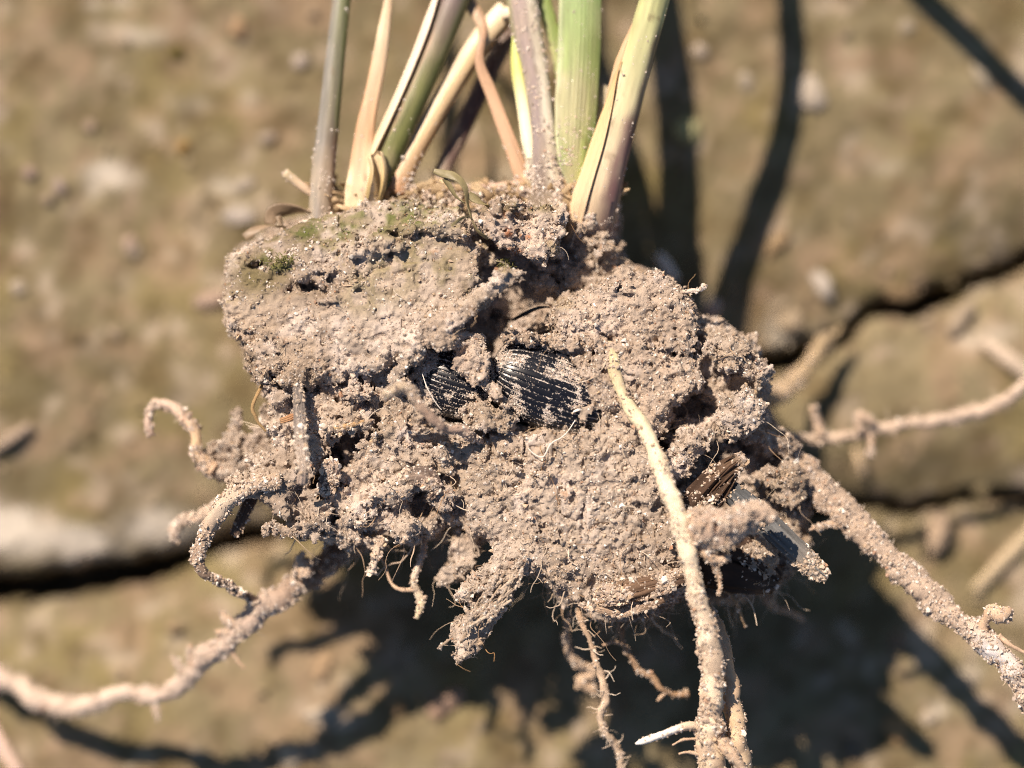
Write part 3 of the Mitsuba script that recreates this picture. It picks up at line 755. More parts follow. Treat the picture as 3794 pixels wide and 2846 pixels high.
# ------------------------------------------------------------------ the beetle's shell
def shell(name, c, axis, across, ra, rb, rc, rows, seed, stripes=1.0):
    u = np.asarray(axis, float) / np.linalg.norm(axis)
    w = np.array([0, 0, 1.0]) if across is None else np.asarray(across, float)
    w = w - w @ u * u
    w /= np.linalg.norm(w)
    v_ = np.cross(w, u)
    nt, npn = 120, 330
    th, ph = np.meshgrid(np.linspace(0, np.pi, nt), np.arange(npn) * 2 * np.pi / npn, indexing='ij')
    st = np.sin(th) ** 0.55                              # a blunt shell with nearly parallel grooves
    phase = (ph / (2 * np.pi) * rows)
    gro = np.abs(phase - np.floor(phase) - 0.5) * 2        # 1 at a groove
    groove = np.exp(-((1 - gro) / 0.2) ** 2)
    pit = groove * (0.5 + 0.5 * np.cos(th * ra * 11))
    k = 1 - (0.022 * groove + 0.012 * pit) * st
    P = np.asarray(c) + (ra * np.cos(th) * -1)[..., None] * u + (rb * st * k * np.cos(ph))[..., None] * v_ + (rc * st * k * np.sin(ph))[..., None] * w
    v = P.reshape(-1, 3)
    i, j = np.meshgrid(np.arange(nt - 1), np.arange(npn), indexing='ij')
    q = np.stack([i * npn + j, i * npn + (j + 1) % npn, (i + 1) * npn + (j + 1) % npn, (i + 1) * npn + j], -1).reshape(-1, 4)
    f = np.vstack([q[:, [0, 2, 1]], q[:, [0, 3, 2]]])
    n = vnormals(v, f)
    if ((v - np.asarray(c)) * n).sum() < 0:
        f = f[:, ::-1]
    vn_ = vnormals(v, f)
    gr_v = groove.reshape(-1)
    dots = (groove * ss(0.3, 0.9, np.cos(th * ra * 17))).reshape(-1)
    line = ss(0.46, 0.62, fb(v, 2.2, seed + 5))          # some grooves hold a line of dust, others a dot in each pit
    film = 0.36 * fb(v, 1.5, seed + 1) + stripes * (0.20 * gr_v ** 2 * line + 0.22 * dots * (1 - line)) + 0.30 * vn(v, 0.15, seed + 3) + 0.20 * vn(v, 0.3, seed + 4)
    film = ss(0.535, 0.585, film)
    key = put(name, v, f, mixc(rgb('14151b') * (0.8 + 0.5 * fb(v, 1.2, seed))[:, None], rgb('d8ccc0') * 0.95, 0.9 * film), 'mat_chitin')
    # soil dust: clots on the ridges and a bead in most pits
    r_ = np.random.default_rng(seed)
    f2 = v[f].mean(1)
    gf = groove.reshape(-1)[f].mean(1)
    clot = ss(0.50, 0.64, fb(f2, 1.5, seed + 1)) + 0.035
    up_ = np.where(vnormals(v, f)[f].mean(1)[:, 2] > 0.2, 1.0, 0.0)
    a_ = crumbs(v, f, 18000, r_, 0.036, 0.35, 0.3, rgb('e4d9d0'), 0.5, clot * up_ * (0.25 + 2.0 * gf))
    b_ = crumbs(v, f, 700, r_, 0.07, 0.4, 0.3, rgb('c4ad9c'), 0.25, ss(0.52, 0.62, fb(f2, 1.5, seed + 1)) * up_ + 1e-9, ICO)
    pk = np.cos(th * ra * 11) > 0.93
    sel = (groove > 0.93) & pk & (np.sin(ph) > 0.1) & (r_.random(groove.shape) < 0.4)
    pp = P[sel]
    c__ = blobs(pp, np.full(len(pp), 0.042), np.tile(rgb('d5c8be') * 0.9, (len(pp), 1)), r_, ICO, 0.1)
    say(put_flat(key + '__soil_dust', *merge([a_, b_, c__])), kind='stuff')
    return key


say('beetle', label='shiny black beetle with dotted grooved wing cases sunk in the soil', cat='beetle')
say(shell('beetle__wing_case', L(2050, 1438, -2.95), (1, -0.36, -0.10), (0.05, 0.2, 1), 6.4, 4.3, 3.2, 38, 201), 'larger wing case with white dusted grooves and rows of dots')
say(shell('beetle__wing_case', L(1685, 1412, -3.15), (1, -0.34, 0.1), (-0.25, 0.1, 1), 4.2, 3.6, 2.8, 40, 207, 0.5), 'smaller wing case patch with scattered pale dust')
v, f, *_ = sweep(LP([(1900, 1185, -3.6), (1950, 1160, -2.6), (2000, 1140, -2.3), (2040, 1138, -2.6)]), [0.16, 0.2, 0.14, 0.08], circle(10), step=0.2)
put('beetle__leg', v, f, rgb('1a191b'), 'mat_chitin')

# ------------------------------------------------------------------ grass stems
def paint(t, stops):
    """colour along a length: [(fraction, colour), ...]"""
    k = np.array([s for s, _ in stops])
    c = np.array([rgb(h) for _, h in stops])
    return np.stack([np.interp(t, k, c[:, i]) for i in range(3)], -1)


def path_of(pts):
    c = LP(pts)
    c = c + NG * np.maximum(0, 0.6 - up_from_ground(c))[:, None]    # nothing dips into the ground
    return c, np.array([p[3] / 2 / S * (DIST - p[2]) / DIST for p in pts])


def streak(v, px, sl, seed, lengthy=8.0, fine=0.12):
    """grain along a stem: noise stretched along it"""
    return fb(np.c_[px / fine, sl / lengthy, np.zeros(len(px))], 1.0, seed, 2)


def stem(label, pts, stops, side=None, prof=None, mat='mat_leaf', shade=0.2, seed=0, cat='grass stem', name='grass_shoot', dust=0, dust_to=0.4, group=None, dust_size=0.075):
    c, r = path_of(pts)
    v, f, t, px, py, sl = sweep(c, r, circle(28, 0.85, 14, 0.02) if prof is None else prof, step=0.35)
    sy = np.array([p[1] for p in pts], float)
    arcl = np.r_[0, np.cumsum(np.linalg.norm(np.diff(c, axis=0), axis=1))]
    tf = np.interp(0, -sy, arcl / arcl[-1]) if sy.max() > 0 > sy.min() and sy[0] > 0 else 1.0
    t = t / tf                                           # colour stops count from the base to where the picture ends
    col = paint(t, stops)
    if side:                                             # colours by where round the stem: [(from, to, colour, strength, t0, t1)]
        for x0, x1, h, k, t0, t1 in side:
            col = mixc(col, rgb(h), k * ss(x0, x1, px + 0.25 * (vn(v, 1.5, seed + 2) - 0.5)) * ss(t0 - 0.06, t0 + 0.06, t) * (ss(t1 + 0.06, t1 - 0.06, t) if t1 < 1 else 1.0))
    st = streak(v, px, sl, seed)
    fine = streak(v, px, sl, seed + 6, 3.0, 0.05)
    dry = ss(0.5, 0.75, fb(v * [1, 0.35, 1], 2.2, seed + 7))
    grey = col.mean(1, keepdims=True) * np.array([1.06, 1.0, 0.88])
    col = 0.76 * col + 0.24 * grey
    col = mixc(col, rgb('b8a68c'), 0.5 * dry)
    col = col * (1 - shade + 2 * shade * st)[:, None] * (0.68 + 0.64 * fine)[:, None]
    col = mixc(col, rgb('6a523a'), 0.5 * ss(0.72, 0.82, fb(v * [1, 0.6, 1], 0.9, seed + 8)))
    col = col * 0.84
    key = free(name)
    say(key, label, cat, group)
    body = put(key + '__stalk', v, f, col, mat)
    dust = dust * 2 + 150
    if dust:
        fc_ = t[f].mean(1)
        w = ss(dust_to, 0, fc_) + 0.05
        v2, f2, c2 = crumbs(v, f, dust, np.random.default_rng(seed + 40), dust_size, 0.45, 0.2, rgb('d8c9bd'), 0.5, w * (0.1 + ss(0.45, 0.7, fb(v[f].mean(1), 1.2, seed + 3))))
        say(put_flat(key + '__soil_dust', v2, f2, c2), kind='stuff')
    return key, v, f


def sheath(key, label, pts, stops, a0, a1, r0=1.02, r1=1.1, seed=0, name='sheath', flat=0.88, tip=0.3, foot=0.0):
    """a thin curved strip round a stem from angle a0 to a1 (90 faces the lens), narrowing to its tip (and foot)"""
    c, r = path_of(pts)
    mid, half = (a0 + a1) / 2, (a1 - a0) / 2

    def prof(t):
        w = max(0.08, float(ss(1.0, 1.0 - tip, t)) ** 0.6 * (float(ss(0, foot, t)) if foot else 1.0))
        return arc(mid - half * w, mid + half * w, r1, r0, 12, flat)
    v, f, t, px, py, sl = sweep(c, r, prof, step=0.35)
    v = lump(v, f, 0.04, 1.6, seed)
    col = paint(t, stops) * (0.75 + 0.5 * streak(v, px, sl, seed))[:, None] * 0.86
    k = put(key + '__' + name, v, f, col, 'mat_leaf')
    if label:
        say(k, label)
    return k


STRAW, PALE, TAN = 'd9b98a', 'f0dfc0', 'c69a6c'
k, *_ = stem('slim grey green stem at the left end of the row of stems', [(1185, 850, -5, 84), (1192, 700, -5.4, 88), (1212, 500, -6.0, 80), (1238, 250, -6.6, 72), (1265, 0, -7.2, 66), (1300, -350, -8.5, 60), (1330, -900, -13, 50), (1330, -1500, -24, 40), (1300, -2100, -38, 22)],
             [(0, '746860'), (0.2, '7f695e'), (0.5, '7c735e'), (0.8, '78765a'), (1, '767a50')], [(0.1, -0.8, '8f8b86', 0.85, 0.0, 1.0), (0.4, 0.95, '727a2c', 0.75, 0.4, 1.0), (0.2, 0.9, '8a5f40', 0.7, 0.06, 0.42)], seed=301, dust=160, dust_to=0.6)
k, *_ = stem('thin dry orange tan leaf stalk tapering upward from a cream base', [(1335, 800, -5, 120), (1338, 700, -5, 118), (1345, 600, -5, 96), (1350, 500, -5.2, 72), (1372, 380, -5.5, 60), (1400, 250, -6, 58), (1424, 100, -6.5, 44), (1440, -10, -7, 26), (1450, -120, -8, 8)],
             [(0, 'dcc394'), (0.2, 'e2c79c'), (0.34, 'd0a070'), (0.6, 'dab083'), (0.85, 'e8caa0'), (1, 'd8b286')], [(0.2, 0.9, 'f5e9cf', 0.7, 0.0, 0.3), (-0.2, -0.9, 'b98556', 0.6, 0.2, 0.8)], prof=circle(24, 0.4, 9, 0.05), seed=302, shade=0.28, dust=90, dust_to=0.3)
sheath(k, 'curled dry flap with a dark hollow', [(1375, 770, -4.6, 56), (1395, 690, -4.2, 70), (1402, 620, -4.1, 66), (1385, 560, -4.2, 60)], [(0, '8a7a50'), (0.5, 'b9a276'), (1, 'd9c4a2')], 125, 405, 0.9, 1.0, 303, 'leaf_flap', 0.9, tip=0.05)
k, *_ = stem('thick olive stem turning purple at its top, leaning right', [(1395, 700, -6.5, 96), (1425, 610, -6.2, 104), (1480, 480, -6, 106), (1560, 300, -6.2, 104), (1628, 140, -6.6, 108), (1690, -20, -7, 110), (1800, -330, -8.5, 104), (1920, -800, -13, 90), (2010, -1400, -22, 60), (2040, -2000, -36, 30)],
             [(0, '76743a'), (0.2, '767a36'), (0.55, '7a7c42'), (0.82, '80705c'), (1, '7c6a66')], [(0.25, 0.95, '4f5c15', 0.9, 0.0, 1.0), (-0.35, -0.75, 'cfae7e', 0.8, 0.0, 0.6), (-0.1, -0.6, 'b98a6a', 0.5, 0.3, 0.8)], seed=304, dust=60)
sheath(k, 'pale straw strip along one edge', [(1375, 660, -6.0, 110), (1425, 560, -5.7, 112), (1500, 400, -5.7, 108), (1570, 240, -6.0, 112), (1640, 60, -6.5, 116), (1690, -80, -7, 118)], [(0, 'dcc39a'), (0.5, 'ead6bb'), (1, 'e6d0ba')], 118, 168, 0.97, 1.06, 305)
k, *_ = stem('smooth round straw with a cut end, leaning right', [(1465, 720, -6.4, 84), (1490, 650, -6.6, 84), (1545, 540, -6.9, 80), (1610, 425, -7.2, 78), (1690, 290, -7.6, 82), (1765, 175, -8, 88), (1830, 95, -8.2, 94), (1880, 40, -8.4, 92)],
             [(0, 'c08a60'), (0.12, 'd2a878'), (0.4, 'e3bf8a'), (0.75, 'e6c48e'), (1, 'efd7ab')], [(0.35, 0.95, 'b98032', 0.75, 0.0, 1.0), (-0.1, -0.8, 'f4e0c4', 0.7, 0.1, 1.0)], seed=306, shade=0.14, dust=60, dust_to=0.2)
v, f, *_ = sweep(LP([(1855, 60, -6.7), (1895, 45, -6.6), (1925, 60, -6.8)]), [0.35, 0.75, 0.45], circle(14, 0.5), step=0.2)
put(k + '__frayed_end', lump(v, f, 0.12, 0.9, 3), f, rgb('f0dcbc') * 0.85, 'mat_leaf')
stem('bent flat tan grass leaf folded back sharply near its middle', [(1975, 740, -5.4, 64), (1945, 680, -5.4, 60), (1900, 560, -5.6, 56), (1850, 430, -5.8, 50), (1800, 300, -6.0, 44), (1775, 225, -6.0, 34), (1784, 150, -6.2, 26), (1782, 85, -7.2, 40), (1735, 10, -8.2, 50), (1650, -90, -9.5, 54), (1500, -260, -12, 30)],
     [(0, 'b98a62'), (0.3, 'd0a27a'), (0.55, 'c79a72'), (0.75, 'b98c68'), (1, 'c29a74')], None, circle(18, 0.3, 5, 0.06), seed=307, shade=0.2, name='dry_grass_leaf', cat='dry grass leaf')
k, *_ = stem('purple grey stem with cream edge, crusted in soil below', [(2020, 790, -5.6, 134), (2016, 700, -5.6, 140), (2010, 600, -5.7, 130), (1994, 430, -6.0, 116), (1967, 220, -6.3, 110), (1932, 0, -6.6, 110), (1880, -300, -8, 92), (1800, -800, -13, 76), (1720, -1400, -23, 50), (1660, -2000, -37, 24)],
             [(0, '8f7d68'), (0.15, '7e6a5e'), (0.4, '8f7c7c'), (0.7, '9d8884'), (1, 'a8928a')], [(0.05, 0.5, 'f0e6cc', 0.95, 0.1, 1.0), (-0.45, -0.9, 'e2dabc', 0.8, 0.1, 0.6), (-0.5, -0.95, '9aa258', 0.6, 0.6, 1.0)], seed=308, dust=2600, dust_to=0.34, dust_size=0.11)
sheath(k, 'pale yellow green split sheath blade', [(1968, 590, -5.0, 40), (1960, 520, -5.2, 62), (1945, 400, -5.5, 64), (1922, 260, -5.9, 60), (1908, 130, -6.4, 44)], [(0, 'f0e6c8'), (0.35, 'eee3c0'), (0.7, 'cfd07c'), (1, 'b8bf68')], 60, 170, 0.85, 1.0, 309)
stem('narrow bright green grass leaf just left of the broad blade', [(2100, 470, -7.4, 30), (2092, 360, -7.4, 46), (2068, 200, -7.6, 52), (2030, 60, -8, 54), (1990, -70, -8.6, 54), (1900, -400, -11, 50), (1820, -900, -19, 40), (1800, -1400, -30, 20)],
     [(0, '6f7d2e'), (0.2, '86993c'), (0.5, '8ea544'), (1, '7d9638')], None, circle(20, 0.3, 7, 0.05), seed=310, name='grass_leaf', cat='grass leaf', dust=70, dust_to=0.3)
GB = np.array([(x, 0.30 * (1 - x * x) - 0.02 + 0.016 * math.cos(x * 34)) for x in np.linspace(1, -1, 40)] + [(x, 0.30 * (1 - x * x) - 0.16) for x in np.linspace(-0.98, 0.98, 16)])
stem('broad ribbed green grass blade with a pointed base', [(2140, 745, -4.8, 26), (2136, 690, -4.7, 60), (2128, 600, -4.7, 118), (2130, 500, -4.9, 150), (2136, 380, -5.2, 160), (2146, 200, -5.6, 160), (2150, 0, -6, 158), (2150, -300, -7.5, 154), (2140, -800, -13, 140), (2120, -1400, -24, 110), (2120, -2000, -38, 60)],
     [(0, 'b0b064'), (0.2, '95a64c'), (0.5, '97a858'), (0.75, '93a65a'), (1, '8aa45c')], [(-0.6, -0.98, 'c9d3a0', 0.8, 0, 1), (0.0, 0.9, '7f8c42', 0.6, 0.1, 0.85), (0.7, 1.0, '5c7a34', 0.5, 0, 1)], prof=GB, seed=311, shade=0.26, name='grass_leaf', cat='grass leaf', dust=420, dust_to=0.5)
k, *_ = stem('leaning stem at the right end, yellow green above a purple base', [(2180, 900, -8.2, 176), (2198, 810, -6.0, 180), (2214, 740, -4.8, 164), (2240, 640, -4.2, 146), (2282, 500, -3.8, 130), (2325, 350, -3.5, 120), (2368, 200, -3.2, 112), (2425, 0, -2.9, 108), (2520, -320, -3.0, 100), (2650, -800, -12, 86), (2760, -1400, -22, 60), (2820, -2000, -37, 30)],
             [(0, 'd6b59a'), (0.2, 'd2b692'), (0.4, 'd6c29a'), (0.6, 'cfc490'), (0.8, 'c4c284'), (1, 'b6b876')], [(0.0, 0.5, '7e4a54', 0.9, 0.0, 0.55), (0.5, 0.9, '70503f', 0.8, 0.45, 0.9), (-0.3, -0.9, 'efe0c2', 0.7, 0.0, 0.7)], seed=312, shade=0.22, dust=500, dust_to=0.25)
sheath(k, 'dry straw sheath peeling away from its edge', [(2178, 900, -8.1, 184), (2196, 810, -5.9, 188), (2212, 740, -4.7, 180), (2238, 640, -4.1, 162), (2278, 500, -3.7, 146), (2318, 360, -3.4, 132), (2335, 290, -3.3, 124), (2350, 240, -3.2, 118)], [(0, 'e2cbb0'), (0.5, 'dec094'), (1, 'd2a878')], 112, 185, 0.99, 1.03, 313, tip=0.5)
c_, r_w = path_of([(2215, 640, -3.6, 40), (2240, 540, -3.5, 66), (2266, 430, -3.3, 72), (2282, 320, -3.1, 58), (2305, 200, -3.0, 30), (2350, 90, -2.9, 18), (2378, 20, -2.8, 12), (2420, -120, -2.8, 8)])
v, f, t, px, py, sl = sweep(c_, r_w, circle(20, 0.22, 5, 0.06), step=0.3, twist=0.5)
v = lump(v, f, 0.07, 1.1, 340)
put(k + '__sheath', v, f, mixc(rgb('d8b890'), rgb('c29c74'), fb(v, 1.5, 341)) * (0.6 + 0.7 * streak(v, px, sl, 342))[:, None] * 0.85, 'mat_leaf')
for w_, pts in ((0.10, [(2160, 790, -5.8, 120), (2185, 680, -6.0, 128), (2208, 560, -6.2, 104), (2226, 440, -6.4, 76), (2240, 320, -6.6, 30)]), (0.10, [(2050, 780, -6.2, 100), (2062, 660, -6.4, 104), (2072, 540, -6.6, 86), (2078, 430, -6.8, 60), (2082, 330, -7.0, 24)])):
    c_, r_w = path_of(pts)
    v, f, t, px, py, sl = sweep(c_, r_w, circle(20, w_, 7, 0.05), step=0.3)
    v = lump(v, f, 0.10, 0.9, 330)
    put(k + '__sheath', v, f, mixc(rgb('c8b79c'), rgb('a9a07a'), fb(v, 1.5, 331)) * (0.6 + 0.6 * streak(v, px, sl, 332))[:, None] * 0.8, 'mat_leaf')
    say(put_flat(k + '__soil_dust', *crumbs(v, f, 700, np.random.default_rng(333), 0.09, 0.4, 0.2, rgb('d8c9bd'), 0.5)), kind='stuff')
stem('dull purple brown dry stalk standing behind the straws', [(1600, 740, -9, 62), (1660, 590, -10, 66), (1740, 420, -11, 66), (1830, 230, -12, 70), (1900, 90, -13, 70), (1990, -120, -15, 60), (2080, -400, -20, 40)],
     [(0, '6e5348'), (0.5, '63484a'), (1, '7a6250')], None, seed=315)
stem('thin tan stalk lying flat behind the bent leaf', [(1640, 690, -6.5, 16), (1720, 697, -6.6, 22), (1820, 692, -6.6, 24), (1930, 678, -6.5, 24), (2010, 670, -6.4, 22)], [(0, 'a98a72'), (0.5, 'cda58c'), (1, 'c2a080')], None, circle(14), seed=316)
stem('short pale broken stalk poking out left of the slim stem', [(1200, 735, -5.4, 30), (1150, 712, -5.2, 32), (1100, 675, -5.0, 32), (1055, 640, -4.8, 36)], [(0, 'c9a98a'), (0.6, 'd9b894'), (1, 'd4bd8a')], None, circle(14, 0.7), seed=317)
over = [(G(a, b) + SUNL * h / (SUNL @ NG), w) for a, b, h, w in [(2500, -1000, 20, 60), (2900, -560, 21, 92), (3200, -235, 21, 100), (3430, 0, 21, 100), (3620, 180, 21, 100), (3800, 355, 22, 96), (4100, 560, 25, 80), (4500, 640, 22, 60), (5000, 600, 12, 40), (5300, 600, 1, 20)]]
stem('long grass leaf arching past the upper right, outside the picture', [(p[0] * DIST / (DIST - p[2]) * S + 1897, 1423 - p[1] * DIST / (DIST - p[2]) * S, p[2], w) for p, w in over], [(0, '7d8a48'), (1, '8ea544')], None, circle(18, 0.25, 5, 0.05), seed=318, name='grass_leaf', cat='grass leaf')

# dry fibres standing and lying in the crown of the clod
rg = np.random.default_rng(37)
out = []
for k in range(230):
    x0, y0, z0 = rg.uniform(1240, 2280), rg.uniform(700, 795), rg.uniform(-8.5, -4.6)
    ang, ln = rg.uniform(-0.2, 3.3), rg.uniform(40, 170)
    q = [L(x0 + math.cos(ang) * ln * u + rg.normal(0, 6), y0 - math.sin(ang) * ln * u * 0.6 + rg.normal(0, 6), z0 + u * rg.uniform(-1, 1.5)) for u in (0, 0.35, 0.7, 1)]
    a = sweep(q, np.array([1, 0.9, 0.7, 0.3]) * rg.choice([0.06, 0.1, 0.18, 0.34, 0.5]), circle(8, 0.3), step=0.3)
    out.append((a[0], a[1], mixc(rgb('a88d6c'), rgb('c9b18e'), rg.random()) * rg.uniform(0.6, 1.0) * (0.7 + 0.5 * fb(a[0], 0.5, k))[:, None]))
say(put('soil_clod__crown_fibres', *merge(out), 'mat_root'), kind='stuff')

# soil and litter heaped round the stem bases
rg = np.random.default_rng(41)
pos = np.array([L(rg.uniform(1500, 2290), rg.uniform(690, 800), rg.uniform(-7.5, -4.2)) for _ in range(900)])
v_, f_, c_ = blobs(pos, np.clip(0.17 * np.exp(rg.normal(0, 0.5, len(pos))), 0.05, 0.6), grain_colours(len(pos), rg, rgb('bfa590'), 0.35), rg, ICO, 0.2)
say(put_flat('soil_clod__loose_crumbs', v_, f_, c_), kind='stuff')

# ------------------------------------------------------------------ roots
def root(label, pts, stops, coat=0, hairs=0, rough=0.10, wave=1.2, seed=0, rootlets=(), name='root', cat='root', hair_len=(0.5, 1.6), flat=1.0, coat_size=0.09, coat_tint='bfa68f', side=None, patch=0.0, kink=0.7, slim=1.0, white_tip=False):
    c, r = path_of(pts)
    r = r * slim
    v, f, t, px, py, sl = sweep(c, r, circle(22, flat), step=0.22, kink=kink)
    v = lump(v, f, rough * r.mean() * 2.2, wave, seed)
    v = lump(v, f, rough * r.mean() * 1.1, wave * 0.35, seed + 1)
    col = paint(t, stops) * (0.82 + 0.36 * streak(v, px, sl, seed, 2.5, 0.3))[:, None]
    if side:
        for x0, x1, h, k_, t0, t1 in side:
            col = mixc(col, rgb(h), k_ * ss(x0, x1, px + 0.4 * (vn(v, 0.8, seed + 2) - 0.5)) * ss(t0 - 0.06, t0 + 0.06, t) * ss(t1 + 0.06, t1 - 0.06, t))
    if patch:
        col = mixc(col, rgb(coat_tint) * 0.9, patch * ss(0.45, 0.6, fb(v, 1.3, seed + 4)) * (0.3 + 0.7 * ss(0.3, 0.6, t)))
    key = free(name)
    say(key, label, cat)
    body = put(key + '__core', v, f, col * 0.88, 'mat_root')
    rg = np.random.default_rng(seed + 9)
    if coat:
        w = 0.05 + ss(0.45, 0.62, fb(v[f].mean(1), 1.4, seed + 4)) * (0.35 + 0.65 * ss(0.35, 0.6, t[f].mean(1))) if patch else 0.10 + ss(0.36, 0.58, fb(v[f].mean(1), 1.5, seed + 4))
        a = crumbs(v, f, int(coat * 1.5), rg, coat_size, 0.4, 0.1, rgb(coat_tint), 0.15, w)
        b = crumbs(v, f, int(coat * 0.3), rg, coat_size * 1.55, 0.35, 0.1, rgb(coat_tint), 0.15, w ** 2, ICO)
        say(put_flat(key + '__soil_crumbs', *merge([a, b])), kind='stuff')
    if hairs:
        hairs = int(hairs * 1.8)
        p, nn, _ = on_surface(v, f, hairs, rg)
        out = []
        for k in range(hairs):
            d, ln = nn[k] + rg.normal(0, 0.4, 3), rg.uniform(*hair_len)
            q = [p[k] - 0.1 * nn[k]]
            for _ in range(4):
                d = d / np.linalg.norm(d) + rg.normal(0, 0.35, 3)
                q.append(q[-1] + d / np.linalg.norm(d) * ln / 4)
            rr = rg.uniform(0.025, 0.065)
            a = sweep(q, np.linspace(rr, rr * 0.5, 5), circle(6), step=0.2)
            out.append((lump(a[0], a[1], 0.02, 0.3, k), a[1], mixc(rgb('cdb79f'), rgb('e2d3c0'), rg.random()) * 0.85))
        say(put(key + '__root_hairs', *merge(out), 'mat_root'), kind='stuff')
    for n, rp in enumerate(rootlets):
        c2, r2 = path_of(rp)
        a = sweep(c2, r2, circle(12), step=0.18, kink=0.5)
        v2 = lump(a[0], a[1], 0.06, 0.5, seed + n)
        v2 = lump(v2, a[1], 0.05, 0.25, seed + n + 50)
        if coat and r2.max() > 0.28:
            out_ = crumbs(v2, a[1], 60 if white_tip and n == 0 else 260, rg, coat_size, 0.4, 0.1, rgb(coat_tint), 0.15)
            say(put_flat(key + '__soil_crumbs', *out_), kind='stuff')
        if white_tip and n == 0:
            k_ = put(key + '__rootlet', v2, a[1], mixc(rgb('cdb69e'), rgb('efe8de'), ss(0.25, 0.5, a[2]) * ss(0.25, 0.45, fb(v2, 0.7, seed + 90))) * 0.92, 'mat_root')
            say(k_, 'white side root tip')
            continue
        put(key + '__rootlet', v2, a[1], mixc(rgb('d2b9a0'), rgb('bb9c80'), fb(v2, 0.8, seed + n)) * 0.86, 'mat_root')
    return key, v, f


CREAM = [(0, 'b5a684'), (0.06, 'cfc09a'), (0.2, 'ead9ba'), (0.5, 'eedcc2'), (0.7, 'e8d0b0'), (0.85, 'caa882'), (1, 'cfa473')]
root('long smooth cream root running down the clod front past the bottom edge', [(2258, 1270, -0.6, 34), (2275, 1330, 0.5, 46), (2290, 1420, 0.8, 54), (2325, 1500, 1.2, 60), (2372, 1570, 1.6, 68), (2410, 1640, 2.2, 72), (2450, 1740, 3.0, 74), (2485, 1830, 3.6, 84), (2520, 1930, 4.0, 78), (2545, 2030, 4.0, 84), (2570, 2140, 3.8, 86), (2600, 2260, 3.4, 84), (2630, 2390, 2.8, 88), (2640, 2500, 2.2, 96), (2632, 2620, 1.6, 104), (2628, 2720, 1.2, 116), (2632, 2820, 0.8, 132), (2640, 2920, 0, 140), (2660, 3050, -5, 100), (2680, 3250, -12, 60)],
     CREAM, coat=2600, hairs=26, rough=0.08, seed=401, patch=0.8, kink=0.3, slim=0.8, white_tip=True, rootlets=[[(2600, 2700, 1.6, 40), (2560, 2690, 2.0, 38), (2500, 2705, 2.2, 26), (2430, 2725, 2.2, 26), (2385, 2738, 2.0, 22), (2358, 2748, 1.9, 8)], [(2600, 2740, 1.4, 8), (2540, 2742, 2, 9), (2490, 2760, 2, 6)], [(2610, 2800, 1.4, 16), (2560, 2790, 2.0, 12), (2515, 2800, 2.2, 8)], [(2680, 2740, 2.2, 40), (2710, 2790, 2.6, 46), (2745, 2850, 2.6, 30), (2790, 2900, 2, 16)]], hair_len=(0.3, 0.9))
root('crumb-coated root twined close behind the cream root at bottom right', [(2570, 2190, -2.0, 70), (2600, 2260, -1.6, 74), (2650, 2330, -1.0, 62), (2680, 2440, -0.6, 62), (2705, 2560, -0.4, 66), (2722, 2670, -0.2, 74), (2742, 2780, -0.2, 82), (2760, 2900, -1, 80), (2790, 3100, -6, 60), (2820, 3300, -12, 40)],
     [(0, '8b735f'), (0.2, 'b3987d'), (0.5, 'd6bd9c'), (1, 'd2b48f')], coat=1500, rough=0.10, seed=402, patch=0.85)
root('long pale crumb-coated root reaching to the lower left edge', [(1400, 1960, -9.5, 84), (1310, 2030, -9.2, 84), (1220, 2085, -8.6, 82), (1120, 2160, -7.6, 78), (1040, 2215, -6.8, 82), (960, 2270, -7.0, 78), (880, 2350, -8.0, 70), (800, 2410, -9, 66), (735, 2455, -10.2, 64), (690, 2520, -11.2, 62), (640, 2550, -12.2, 60), (560, 2578, -13.6, 56), (470, 2568, -14.8, 54), (380, 2590, -16, 60), (270, 2622, -17.6, 66), (170, 2612, -19.2, 70), (90, 2565, -20.4, 72), (0, 2510, -21.2, 74), (-150, 2430, -22.2, 70), (-400, 2330, -23, 60), (-700, 2280, -23.6, 36)],
     [(0, '6b5546'), (0.12, '7a6250'), (0.2, 'bba594'), (0.5, 'cebaa9'), (0.7, 'd8c2ae'), (1, 'd2bdac')], coat=2600, hairs=60, rough=0.16, seed=403, hair_len=(0.5, 1.7), coat_size=0.085, coat_tint='c8b6a8',
     rootlets=[[(880, 2330, -7.6, 40), (850, 2300, -7.2, 32), (830, 2265, -7.0, 14)], [(720, 2480, -10.4, 44), (700, 2430, -10, 30), (705, 2380, -9.8, 14)], [(690, 2500, -10.8, 30), (650, 2450, -10.4, 22), (632, 2430, -10.4, 10)], [(820, 2390, -8.6, 50), (850, 2350, -8, 36), (800, 2345, -7.8, 20)], [(840, 2390, -8.4, 20), (880, 2455, -8.2, 14), (905, 2480, -8.2, 10)], [(565, 2590, -13.4, 24), (575, 2650, -13.2, 16), (580, 2670, -13.2, 8)], [(1130, 2140, -5.4, 70), (1110, 2080, -5.2, 40), (1115, 2040, -5, 16)]])
